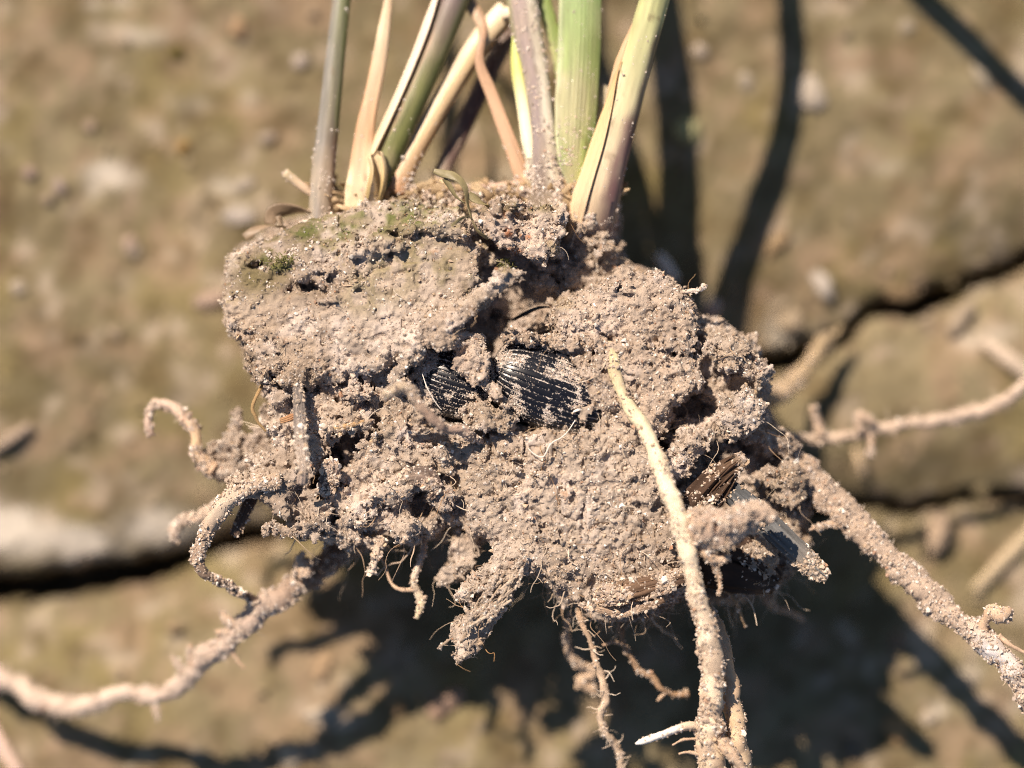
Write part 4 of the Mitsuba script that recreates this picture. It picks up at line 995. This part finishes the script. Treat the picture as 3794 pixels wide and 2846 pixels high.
root('thick crumb-coated root running down to the right edge', [(2900, 1680, -7, 120), (2980, 1750, -6.4, 128), (3060, 1830, -5.8, 122), (3140, 1900, -5.2, 116), (3220, 1975, -4.8, 100), (3290, 2050, -4.4, 92), (3360, 2115, -4.0, 96), (3430, 2190, -3.6, 108), (3500, 2255, -3.2, 100), (3560, 2300, -2.8, 88), (3625, 2355, -2.2, 90), (3690, 2420, -1.6, 92), (3750, 2480, -1.2, 86), (3800, 2560, -1.0, 84), (3870, 2680, -2, 80), (4000, 2860, -7, 60), (4120, 3050, -13, 30)],
     [(0, '97826e'), (0.1, 'b09b88'), (0.45, 'bca794'), (0.55, 'cfc4bb'), (0.62, 'b8a492'), (1, 'b09c8a')], coat=4800, hairs=60, rough=0.17, seed=404, slim=0.9, coat_size=0.085, coat_tint='b9a596', hair_len=(0.3, 1.0), side=[(-0.4, 0.3, 'c6c4c8', 0.8, 0.49, 0.56)],
     rootlets=[[(3150, 1990, -5.2, 18), (3090, 1945, -4.6, 22), (3040, 1950, -4.4, 16), (3000, 1965, -4.4, 10)], [(3640, 2350, -1.8, 40), (3652, 2290, -0.9, 34), (3680, 2262, -0.6, 60), (3708, 2280, -0.2, 72), (3738, 2262, -0.6, 40), (3750, 2300, -0.8, 12)], [(3700, 2360, -1.0, 20), (3760, 2400, -0.8, 16), (3810, 2430, -1, 12)]])
root('blurred thin pale root crossing to the right edge', [(2780, 1600, -13, 60), (2900, 1615, -13.5, 40), (3020, 1622, -14, 38), (3130, 1612, -14.5, 36), (3260, 1595, -15, 38), (3400, 1562, -15.5, 40), (3520, 1545, -16, 40), (3620, 1525, -16.5, 44), (3720, 1480, -16, 44), (3800, 1435, -16.6, 44), (3950, 1350, -18.4, 40), (4200, 1250, -21.5, 24)],
     [(0, 'a08c7a'), (0.2, 'bea994'), (0.5, 'c6b19e'), (1, 'bca896')], coat=500, hairs=26, rough=0.14, seed=405, hair_len=(0.8, 2.2), rootlets=[[(3045, 1610, -13.6, 34), (3025, 1560, -13.4, 30), (3010, 1500, -13, 26)], [(3180, 1600, -14, 30), (3180, 1540, -13.6, 30), (3240, 1570, -14, 20)], [(3230, 1620, -14, 20), (3220, 1690, -14, 24)]])
root('thick out-of-focus tan root curving up behind the clod', [(2760, 1490, -15, 56), (2860, 1468, -18, 60), (2930, 1430, -20.5, 58), (2985, 1365, -22, 56), (3040, 1295, -22.8, 52), (3085, 1245, -23.6, 40), (3120, 1215, -24.4, 24)],
     [(0, 'a08a70'), (0.4, 'b39d80'), (1, '988566')], coat=200, rough=0.08, seed=406)
root('bent woody stalk looping down from the lower left lobe', [(1040, 1790, 0.0, 60), (970, 1790, 0.3, 60), (900, 1815, 0.2, 62), (850, 1850, 0, 62), (805, 1910, -0.3, 56), (770, 1960, -0.5, 52), (742, 2010, -0.7, 46), (728, 2060, -1.0, 48), (745, 2110, -1.4, 40), (790, 2140, -2.2, 28), (840, 2165, -3.4, 26), (890, 2190, -4.6, 26), (935, 2215, -5.8, 36), (960, 2250, -6.4, 50)],
     [(0, 'b09a84'), (0.3, 'c2b09c'), (0.5, 'a8907c'), (0.68, '857060'), (0.76, '5a4a42'), (1, '56473f')], coat=1300, hairs=14, rough=0.13, seed=407, coat_size=0.085, coat_tint='c0a893', hair_len=(0.2, 0.8))
root('small hooked tan root curling up at the left of the clod', [(800, 1740, -6, 56), (755, 1715, -6, 46), (728, 1680, -6, 38), (722, 1630, -6.2, 36), (705, 1580, -6.5, 38), (672, 1535, -6.8, 38), (630, 1508, -7, 32), (590, 1505, -7, 28), (558, 1525, -7, 26), (545, 1570, -7, 24), (556, 1615, -7, 22)],
     [(0, 'c0a288'), (0.25, 'c9ac88'), (0.5, 'cbaf98'), (0.75, 'd8c0ae'), (1, 'a88e80')], coat=420, rough=0.14, seed=408, coat_tint='c9b09d', hairs=10, hair_len=(0.3, 0.8))
root('short pale root drooping left with a hooked tip', [(1010, 1760, -6, 60), (930, 1800, -6.6, 62), (850, 1850, -7, 60), (780, 1890, -7.4, 44), (720, 1915, -7.8, 36), (665, 1940, -8, 36), (640, 1970, -8, 34), (652, 2005, -8.2, 28)],
     [(0, 'b59a84'), (0.5, 'cdb49c'), (1, 'd9c6b6')], coat=700, rough=0.18, seed=409, coat_tint='c6ae98')
root('thin root fringed with short spikes hanging below the clod', [(2150, 2260, -3, 22), (2160, 2310, -2.6, 20), (2185, 2370, -2.4, 22), (2205, 2430, -2.4, 26), (2222, 2490, -2.6, 28), (2232, 2560, -3, 34), (2228, 2640, -3.4, 26), (2238, 2700, -4, 24), (2275, 2760, -4.6, 22), (2300, 2830, -5.4, 22), (2310, 2920, -7, 20), (2310, 3050, -12, 12)],
     [(0, 'a68c74'), (0.4, 'cdb59c'), (1, 'd3bb9e')], coat=420, hairs=46, rough=0.22, wave=0.7, seed=410, hair_len=(0.6, 2.0), coat_size=0.07)
root('blurred curved root hanging just left of the spiky one', [(2100, 2280, -7, 20), (2098, 2350, -8, 24), (2112, 2410, -8.6, 26), (2150, 2460, -9, 30), (2200, 2500, -9.4, 34), (2160, 2530, -9.6, 50), (2210, 2560, -9.8, 40)], [(0, '9c8470'), (0.6, 'c2aa92'), (1, 'b89c80')], coat=160, rough=0.2, wave=0.8, seed=411)
root('fine brown root hanging right of the spiky one', [(2290, 2270, -5, 18), (2300, 2330, -5, 20), (2325, 2400, -5.2, 20), (2360, 2470, -5.6, 22), (2410, 2510, -6, 20), (2455, 2545, -6.4, 20), (2500, 2580, -6.8, 20), (2550, 2575, -7, 18)], [(0, '7d6450'), (0.5, 'ae9074'), (1, '94765a')], coat=60, rough=0.15, wave=0.8, seed=412, rootlets=[[(2325, 2390, -5.2, 16), (2280, 2375, -5, 14), (2230, 2385, -5, 10)], [(2480, 2565, -6.6, 14), (2450, 2580, -6.4, 14), (2440, 2590, -6.4, 8)]])
root('forked pale rootlet dangling under the clod near its middle', [(1575, 1990, -3.4, 22), (1568, 2060, -3.2, 16), (1545, 2120, -3, 26), (1535, 2180, -3, 26), (1550, 2230, -3, 28), (1542, 2285, -3, 16)], [(0, '7d6656'), (0.4, 'cdb9a6'), (1, 'cabb9a')], coat=160, rough=0.22, wave=0.6, seed=413, coat_size=0.07, rootlets=[[(1545, 2190, -3, 20), (1500, 2185, -3, 14), (1460, 2170, -3.2, 12), (1430, 2100, -3.6, 8), (1412, 2060, -4, 7)]])
root('small pale crumbly root tip dangling left of the forked rootlet', [(1420, 1990, -2.4, 36), (1400, 2040, -2.2, 30), (1385, 2090, -2, 26), (1378, 2120, -2, 34)], [(0, 'b59c86'), (1, 'd8c8b6')], coat=220, rough=0.25, wave=0.5, seed=414, coat_size=0.09, coat_tint='d3bfac')
root('soil-dusted root bow lying across the left black patch', [(1428, 1470, 4.2, 34), (1462, 1445, 4.6, 42), (1500, 1440, 4.6, 40), (1540, 1475, 4.2, 34), (1575, 1530, 3.8, 34), (1620, 1570, 3.2, 34), (1670, 1590, 2.4, 32), (1740, 1612, 1.0, 30), (1790, 1640, -0.4, 24)], [(0, 'b8a88f'), (0.4, '9f8878'), (1, 'b39c8c')], coat=420, hairs=8, rough=0.18, wave=0.8, seed=415, coat_size=0.07, coat_tint='bda795', hair_len=(0.3, 0.8))
root('fine dangling brown root under the shaded wood', [(2620, 2150, -3, 10), (2680, 2180, -3.2, 12), (2720, 2220, -3.6, 14), (2750, 2280, -4, 10), (2765, 2330, -4.4, 6)], [(0, '8b7058'), (1, 'b39878')], coat=40, rough=0.15, seed=416)
root('blurred brown rootlet sticking out below the shaded wood', [(2790, 2160, -9, 26), (2830, 2210, -9.6, 24), (2880, 2250, -10, 24), (2930, 2270, -10.4, 22), (2985, 2295, -11, 16)], [(0, '7d6452'), (0.5, 'a08468'), (1, 'a8907c')], coat=120, rough=0.2, wave=0.8, seed=417)
root('thin ochre root curling down from the crust at left', [(965, 1420, -1.4, 12), (945, 1460, -1.2, 12), (940, 1510, -1.2, 13), (958, 1550, -1.3, 11), (985, 1590, -1.5, 8)], [(0, 'ab8c62'), (1, 'a08660')], rough=0.12, wave=0.5, seed=418)
root('white-tipped rootlet at the upper right edge of the clod', [(2530, 1080, 0.2, 14), (2560, 1076, 0.4, 14), (2585, 1078, 0.5, 12), (2600, 1062, 0.6, 18)], [(0, 'c6b09c'), (1, 'e0d3c8')], coat=60, rough=0.2, wave=0.4, seed=419, coat_size=0.06, coat_tint='d8c8ba')

root('fine white root hair strand lying at the edge of the smaller black patch', [(1562, 1385, 0.3, 3.5), (1580, 1430, 0.7, 4), (1605, 1470, 0.8, 4), (1640, 1515, 0.4, 3)], [(0, 'e6dfd6'), (1, 'd8cec2')], rough=0.1, wave=0.4, seed=420, kink=0.3)
root('fine white root thread on the firm soil face below the beetle', [(1960, 1660, 0.9, 4), (2010, 1690, 1.1, 6), (2040, 1650, 1.2, 6), (2080, 1625, 1.1, 5), (2130, 1560, 0.8, 4)], [(0, 'ddd3c6'), (1, 'e2d8cc')], rough=0.1, wave=0.4, seed=421, kink=0.3)

# ------------------------------------------------------------------ twigs, wood and dry scraps stuck in the clod
def wood(label, pts, stops, seed, coat=0, flat=0.6, ribs=9, amp=0.1, name='twig', cat='twig', rough=0.1, tint='bfa68f', splinters=0):
    c, r = path_of(pts)
    v, f, t, px, py, sl = sweep(c, r, circle(40, flat, ribs, amp), step=0.2)
    n = vnormals(v, f)
    gr = fb(np.c_[px * 14, py * 14, sl / 4.0], 1.0, seed, 3)
    v = v + n * ((gr - 0.5) * 2 * rough * r.mean())[:, None]
    v = lump(v, f, 0.05 * r.mean(), 1.2, seed + 1)
    col = paint(t, stops) * (0.1 + 1.8 * gr)[:, None]
    key = free(name)
    say(key, label, cat)
    put(key + '__wood', v, f, col * 0.9, 'mat_root')
    rg = np.random.default_rng(seed)
    if coat:
        w = 0.06 + ss(0.44, 0.58, fb(v[f].mean(1), 1.6, seed + 4))
        say(put_flat(key + '__soil_crumbs', *merge([crumbs(v, f, int(coat * 0.8), rg, 0.08, 0.4, 0.25, rgb(tint), 0.15, w), crumbs(v, f, int(coat * 0.2), rg, 0.15, 0.4, 0.2, rgb(tint), 0.15, w ** 2, ICO)])), kind='stuff')
    for k in range(splinters):
        i0, ang = rg.uniform(0, 0.75), rg.uniform(0.4, 2.7)
        q = []
        for s_ in np.linspace(i0, i0 + rg.uniform(0.15, 0.35), 5):
            m_ = np.array([np.interp(s_, np.linspace(0, 1, len(c)), c[:, j]) for j in range(3)])
            tng = c[min(len(c) - 1, int(s_ * (len(c) - 1)) + 1)] - c[max(0, int(s_ * (len(c) - 1)) - 0)]
            tng = tng / (np.linalg.norm(tng) + 1e-9)
            b_ = np.cross(tng, [0, 0, 1])
            q.append(m_ + b_ * math.cos(ang) * r.mean() * 0.95 + np.array([0, 0, 1]) * math.sin(ang) * flat * r.mean() * 1.02 + np.array([0, 0, 0.12 * (s_ - i0) * 4]))
        a = sweep(q, [0.05, 0.09, 0.09, 0.07, 0.03], circle(6), step=0.2)
        put(key + '__splinter', a[0], a[1], paint(np.full(len(a[0]), 0.5), stops) * rg.uniform(0.8, 1.5), 'mat_root')
    return key, v, f


wood('weathered dark grey twig pointing down right with a soil-capped end', [(2660, 1780, -1.0, 60), (2720, 1830, -0.4, 82), (2800, 1900, 0.2, 88), (2880, 1975, 0.6, 90), (2960, 2050, 0.8, 86), (3030, 2115, 0.8, 66), (3062, 2140, 0.8, 40)], [(0, '47484a'), (0.4, '5c5e60'), (0.7, '6b6966'), (1, '8a7a6a')], 501, coat=1500, rough=0.3, ribs=5, amp=0.05, tint='bfa88c', splinters=5)
wood('brown splintered wood chip slanting up right beside the cream root', [(2530, 1930, -0.6, 110), (2590, 1860, -0.2, 124), (2650, 1790, 0.2, 112), (2705, 1735, 0.4, 80), (2760, 1695, 0.4, 40)], [(0, '33251d'), (0.5, '4a382c'), (0.85, '5c4838'), (1, 'a08c78')], 502, coat=650, rough=0.34, ribs=7, amp=0.22, name='wood_chip', cat='wood chip', splinters=9, flat=0.45)
root('soil-caked stub in front of the grey twig, out of focus', [(2540, 1960, 3.4, 120), (2600, 1955, 4.0, 124), (2660, 1955, 4.6, 112), (2720, 1935, 5.2, 104), (2780, 1915, 5.6, 100), (2830, 1905, 5.8, 92), (2852, 1925, 5.8, 40)], [(0, 'b39c88'), (0.5, 'b8a08f'), (1, 'c6ae98')], coat=1900, hairs=8, rough=0.34, wave=1.2, seed=503, name='twig', cat='twig', kink=1.0, coat_tint='c6ae98', rootlets=[[(2600, 2000, 3.6, 60), (2620, 2050, 3.6, 50), (2660, 2075, 3.6, 40), (2700, 2065, 3.6, 30)], [(2640, 2060, 3.4, 30), (2660, 2120, 3.0, 18), (2670, 2180, 2.6, 14), (2662, 2210, 2.4, 8)]])
wood('dark brown rotten wood in shade under the caked stub', [(2540, 2060, -3.0, 120), (2640, 2070, -2.8, 190), (2740, 2100, -2.8, 190), (2820, 2130, -3.0, 150), (2880, 2160, -3.4, 70)], [(0, '33261e'), (0.6, '3f3027'), (1, '57463a')], 504, coat=160, rough=0.2, ribs=9, amp=0.14, name='wood_chip', cat='wood chip', flat=0.5)
wood('fibrous dark wood strip at the bottom edge of the clod', [(2210, 2215, -0.4, 50), (2290, 2195, 0.2, 70), (2370, 2180, 0.5, 78), (2450, 2160, 0.5, 70), (2530, 2140, 0.2, 50)], [(0, '8b7560'), (0.5, '66503f'), (1, '55443a')], 505, coat=4200, rough=0.4, ribs=7, amp=0.2, name='wood_strip', cat='wood strip', flat=0.5, splinters=8)
wood('pale wood splinter sticking out lowest under the clod', [(2150, 2240, 0.0, 14), (2230, 2262, 0.3, 24), (2310, 2285, 0.5, 14)], [(0, 'b09880'), (1, '8b7462')], 514, coat=160, rough=0.3, name='wood_splinter', cat='wood splinter')
wood('brown wood splinter below the dark wood strip', [(2290, 2290, 0.6, 12), (2370, 2258, 0.9, 24), (2460, 2225, 0.7, 18)], [(0, 'a08a74'), (1, '6b5646')], 515, coat=160, rough=0.3, name='wood_splinter', cat='wood splinter')
wood('shaded dark stalk end under the looping left stalk', [(960, 1800, -2.5, 40), (925, 1860, -2.4, 44), (895, 1920, -2.2, 40), (868, 1985, -2.0, 34)], [(0, '4c3d34'), (1, '5a4a40')], 506, coat=160, name='twig')
wood('upright grey twig stub standing on the left crumbly soil', [(1098, 1415, 0.6, 26), (1108, 1490, 1.8, 40), (1112, 1570, 2.6, 44), (1116, 1650, 3.2, 42), (1124, 1720, 3.6, 36), (1120, 1790, 2.6, 40)], [(0, '6a625e'), (0.4, '80766f'), (0.8, 'a8988a'), (1, 'b5a090')], 507, coat=420, rough=0.16, tint='c9b8a4')
wood('small dark bark piece standing in the left hollow', [(1200, 1830, -0.6, 50), (1215, 1780, -0.2, 70), (1225, 1730, 0.2, 66), (1228, 1705, 0.4, 30)], [(0, '5a4a42'), (0.6, '685850'), (1, 'c0aa9a')], 508, coat=900, rough=0.35, flat=0.35, ribs=5, name='bark_piece', cat='bark piece')
wood('dark fibrous bark scrap in the crumbly lower soil', [(1480, 1780, 0.4, 30), (1530, 1762, 0.8, 60), (1580, 1768, 0.9, 80), (1610, 1800, 0.7, 50), (1590, 1850, 0.3, 20)], [(0, '8a7a6c'), (0.5, '6d5d54'), (1, '5c4e48')], 509, coat=1600, name='bark_piece', cat='bark piece', flat=0.25, rough=0.4, ribs=5)
wood('thin straw scrap bridging the left hollow', [(1195, 1590, 1.2, 34), (1240, 1588, 1.0, 14), (1290, 1578, 0.6, 18), (1350, 1560, 0.2, 10)], [(0, 'c4b08a'), (0.5, 'b5946c'), (1, 'a98a66')], 510, coat=260, name='straw_scrap', cat='straw scrap')
wood('orange straw bit at the left rim above the lobe', [(1040, 1560, 0.0, 20), (1075, 1548, 0.4, 24), (1100, 1536, 0.4, 16)], [(0, 'a88462'), (1, 'a07250')], 511, name='straw_scrap', cat='straw scrap')

# curled dead leaves on the top
def scrap(label, strands, col, seed, name='dead_leaf', cat='dead leaf', flat=0.22):
    key = free(name)
    say(key, label, cat)
    for n, pts in enumerate(strands):
        c, r = path_of(pts)
        v, f, t, px, py, sl = sweep(c, r, circle(16, flat, 5, 0.12), step=0.2, twist=2.2 if n % 2 == 0 else -1.6)
        v = lump(v, f, 0.05, 0.7, seed + n)
        cc = mixc(rgb(col[0]), rgb(col[1]), fb(v, 1.0, seed + n)) * (0.75 + 0.5 * streak(v, px, sl, seed + n))[:, None]
        put(key + ('__blade' if n == 0 else '__shred'), v, f, cc * 0.85, 'mat_leaf')


scrap('curled olive dead leaf sticking up from the top of the clod', [[(1608, 632, 0.4, 16), (1640, 642, 0.5, 30), (1675, 650, 0.6, 34), (1705, 668, 0.8, 30), (1726, 705, 0.9, 30), (1732, 752, 1.0, 26), (1741, 788, 1.2, 30), (1755, 830, 1.4, 28), (1776, 862, 1.4, 26), (1812, 884, 1.0, 22)], [(1645, 660, 0.3, 18), (1668, 690, 0.2, 22), (1690, 728, 0.2, 20), (1722, 752, 0.4, 20)], [(1735, 720, 0.4, 26), (1775, 745, 0.2, 40), (1825, 772, -0.2, 30)], [(1672, 838, 2.4, 10), (1706, 812, 2.4, 18), (1742, 800, 2.0, 16)]], ('6c6244', '978b66'), 521)
scrap('brown shrivelled leaf litter behind the left crust edge', [[(905, 880, -4.0, 30), (950, 850, -4.2, 36), (1000, 838, -4.4, 30), (1060, 845, -4.6, 22)], [(1000, 830, -4.6, 40), (1010, 790, -4.8, 56), (1060, 775, -5, 60), (1120, 778, -5, 56), (1155, 790, -5, 40)], [(1030, 800, -4, 20), (1045, 830, -4, 22), (1055, 858, -4, 14)], [(1110, 850, -4, 22), (1140, 830, -4.2, 22), (1180, 815, -4.4, 18)]], ('75634e', '9a846c'), 522)

# moss
def moss(label, sx, sy, z, n, spread, seed):
    rg = np.random.default_rng(seed)
    out = []
    for k in range(n):
        b = L(sx + rg.normal(0, spread[0]), sy + rg.normal(0, spread[1]), z + rg.normal(0, 0.15))
        d = np.array([rg.normal(0, 0.8), rg.normal(0.2, 0.8), rg.uniform(0.3, 1.0)])
        q = [b - 0.2 * d, b]
        for _ in range(3):
            d = d / np.linalg.norm(d) + rg.normal(0, 0.5, 3)
            q.append(q[-1] + d / np.linalg.norm(d) * rg.uniform(0.06, 0.13))
        a = sweep(q, [0.035, 0.045, 0.045, 0.035, 0.015], circle(5), step=0.12)
        out.append((a[0], a[1], mixc(rgb('8a8650'), rgb('625f30'), rg.random()) * 0.8))
    key = free('moss_tuft')
    say(key, label, 'moss')
    put(key, *merge(out), 'mat_leaf')


moss('green moss tuft near the left end of the crust', 1040, 962, 0.0, 110, (28, 13), 531)
moss('small bright green moss tuft in the gap under the pinkish block', 1868, 985, -1.2, 60, (14, 14), 532)

# ------------------------------------------------------------------ things lying on the mud
def ground_h(sx, sy):
    p = AX @ G(sx, sy)
    i = int(np.clip(np.round((p[0] + HX) / ST), 0, len(dense_x) - 1)) + len(far)
    j = int(np.clip(np.round((p[1] + HY) / ST), 0, len(dense_y) - 1)) + len(far)
    return gz[i * ny + j]


ICO3 = None


def pebble(label, sx, sy, lx, ly, turn, h, col, seed, name='pebble', cat='pebble', lift=0.0):
    global ICO3
    if ICO3 is None:
        import trimesh
        m = trimesh.creation.icosphere(3)
        ICO3 = np.array(m.vertices), np.array(m.faces)
    v, f = ICO3
    v = v * (1 + 0.9 * (fb(v * 1.0, 1.1, seed) - 0.5) + 0.4 * (fb(v, 0.45, seed + 1) - 0.5))[:, None]
    k = 1.066 / S / 2
    h *= 0.6
    v = v * [lx * k * 0.92, ly * k * 0.92, h]
    t = math.radians(turn)
    v = np.c_[v[:, 0] * math.cos(t) - v[:, 1] * math.sin(t), v[:, 0] * math.sin(t) + v[:, 1] * math.cos(t), v[:, 2]]
    g = G(sx, sy, max(ground_h(sx, sy), -1.5) + h * 0.55 + lift)
    v = (v @ AX) + g
    key = free(name)
    say(key, label, cat)
    put(key, v, f, (0.6 * rgb(col) + 0.4 * rgb('7a6848')) * (0.6 + 0.6 * fb(v, 0.8, seed + 2))[:, None] * 0.78)


for n, a in enumerate([
    ('white pebble on the upper right mud between two stem shadows', 3001, 343, 120, 165, 20, 1.1, 'd8cdc0'),
    ('pale yellow green pebble catching sun inside the stem shadow', 2550, 488, 100, 100, 0, 1.5, 'd8d8a4'),
    ('tan oblong soil crumb right of the stem shadows', 2876, 905, 130, 62, 50, 1.0, 'b39a7c'),
    ('white oblong pebble between the right crack and the shadow', 3052, 1055, 68, 130, 25, 1.1, 'dcd4cc'),
    ('pale round crumb low beside the broad clod shadow', 2930, 1190, 110, 90, 0, 0.9, 'cdbba4'),
    ('reddish brown crumb in the lip of the right crack', 3340, 1090, 110, 60, 0, 0.8, '8a7660'),
    ('rosy tan soil chip propped in the shadow below the clod', 1655, 2605, 175, 80, 40, 1.4, 'c9a896'),
    ('tan crumb beside the rosy chip in shadow', 1475, 2620, 60, 60, 0, 1.0, 'a88a6a'),
    ('tan oval pebble on the mud below the left root', 1195, 2468, 75, 115, -15, 1.0, 'd0b292'),
    ('white oblong pebble left of the bottom shadow arm', 1205, 2642, 170, 62, 8, 0.8, 'd8ccbc'),
    ('pale pebble at the bottom edge left of the shadow arm', 1080, 2800, 90, 100, 0, 0.9, 'd2c4b0'),
    ('orange tan chip in the shadow at lower right', 3320, 2710, 95, 125, 35, 1.0, 'b0906c'),
    ('pale crumb in sun at lower right beside the root shadow', 3440, 2660, 70, 60, 0, 0.8, 'cfc2b2'),
    ('whitish pebble below the thick right root', 3590, 2520, 70, 60, 0, 0.8, 'cdbfae'),
    ('long rosy pale chip just under the lower right crack', 3475, 1975, 80, 165, -18, 1.2, 'd6bda6'),
    ('dim round crumb inside the lower right shadow', 3325, 2380, 66, 66, 0, 0.9, 'a08878'),
    ('pinkish oblong crumb peeking out left of the crust', 785, 1108, 150, 62, 12, 1.2, 'cdb4a6'),
    ('white round pebble left of the slim grey green stem', 1115, 222, 64, 62, 0, 0.9, 'dccfc6'),
    ('tan pebble at the top left of the grey green stem', 882, 105, 60, 80, -20, 0.9, 'c8a888'),
    ('small pinkish pebble near the left edge of the mud', 108, 640, 52, 52, 0, 0.9, 'ccb4aa'),
    ('pale pinkish oblong pebble right of the left-edge pebble', 222, 695, 48, 66, 20, 0.8, 'c6b4b0'),
    ('small grey crumb under the pale oblong pebble at left', 180, 740, 50, 46, 0, 0.8, 'b8a898'),
    ('pale pebble midway left with a rosy tint', 482, 905, 60, 72, 0, 1.0, 'd0b8ac'),
    ('small light pebble above the large white patch', 330, 468, 52, 48, 0, 0.8, 'c8b2a2'),
    ('grey pale pebble close left of the slim stem', 990, 512, 72, 46, 0, 0.8, 'bdb0a6'),
    ('ochre crumb between the white patch and the stem', 681, 545, 46, 60, -20, 0.8, 'b8945c'),
    ('white flat pebble left above the clod corner', 890, 800, 130, 74, -10, 0.7, 'd2cac4'),
    ('twin pale pebble right of the white patch', 905, 682, 100, 58, 25, 0.7, 'd0c6ba'),
    ('rosy pebble far left at the middle of the mud', 68, 1064, 60, 60, 0, 0.9, 'c8bcae'),
    ('pale crumb left of the hooked tan root', 430, 1235, 54, 60, 0, 0.8, 'bfae9a'),
    ('grey white pebble upper left of the hooked root', 495, 930, 60, 50, 0, 0.8, 'c8bcae'),
    ('dark olive crumb on the upper left mud', 655, 196, 56, 50, 0, 1.1, '5c5a20'),
    ('white chip high on the stem shadow edge', 2595, 190, 64, 60, 0, 0.8, 'cfc2b6'),
    ('pale crumb on the mud right of the first stem shadow', 2760, 300, 52, 60, 0, 0.8, 'c6bcae'),
    ('pale pebble near the top right corner shadow', 3360, 100, 60, 60, 0, 0.8, 'c9bdab'),
    ('whitish oblong pebble touching the corner shadow', 3640, 290, 50, 120, 35, 0.8, 'c4baa8'),
    ('pale streaked chip right of the right crack', 3560, 1180, 60, 170, -35, 0.7, 'c4b4a2'),
    ('blue grey pebble inside the bottom right shadow', 3150, 2770, 60, 56, 0, 0.8, '77726e'),
    ('small tan crumb at the lower left on the mud', 640, 2320, 60, 50, 0, 0.8, 'bca588'),
    ('pale pebble at left between crack and long root', 438, 2495, 54, 60, 0, 0.8, 'bdab94'),
]):
    pebble(*a, seed=600 + 3 * n)


def straw(label, a, b, width, col, seed, name='straw_piece', h=0.8, bend=0.4):
    p, q = G(*a, ground_h(*a) + h), G(*b, ground_h(*b) + h)
    m = (p + q) / 2 + NG * bend
    r = width / 2 / S * 1.066
    v, f, t, px, py, sl = sweep([p, m, q], [r * 0.7, r, r * 0.8], circle(16, 0.7, 6, 0.05), step=0.3)
    v = lump(v, f, 0.08, 1.0, seed)
    key = free(name)
    say(key, label, 'straw')
    put(key, v, f, rgb(col) * (0.75 + 0.5 * streak(v, px, sl, seed))[:, None] * 0.85, 'mat_root')


straw('pale straw piece lying at the right edge', (3610, 2190), (3840, 1950), 56, 'bba88a', 701)
straw('grey tan straw piece at the left edge of the mud', (-40, 1680), (115, 1575), 42, 'a08e7c', 702)
straw('pinkish straw piece crossing the bottom left corner', (-60, 2640), (70, 2870), 44, 'dcbfae', 703)
straw('white root tip piece standing in shadow right of the lump', (2440, 945), (2500, 1040), 46, 'ddd3cb', 704, h=4.0)
straw('dim pinkish root piece in shadow below the white one', (2655, 1115), (2620, 1180), 52, 'b39c90', 705, h=3.0)
straw('faint straw on the mud near the top right', (3640, 1260), (3830, 1400), 60, 'c6b4a0', 706)
straw('pale twiggy bit at the right behind the thin root', (3170, 1660), (3200, 1760), 34, 'c8b090', 707)

import trimesh as _tm
for lab, sx, sy, r in [('tiny clear dew bead glinting at the top centre right', 2600, 75, 0.35), ('tiny dew bead glinting under the thin right root', 3360, 1660, 0.3)]:
    m = _tm.creation.icosphere(3, r)
    key = free('dew_bead')
    say(key, lab, 'dew bead')
    scene[key] = mikit.ply((W(np.array(m.vertices) + G(sx, sy, ground_h(sx, sy) + r * 0.9)), np.array(m.faces)), 'mat_bead', smooth=True)
tris = sum(len(x[1]) for x in meshkit.WRITTEN.values())
print('entries', len(scene), 'triangles', tris)
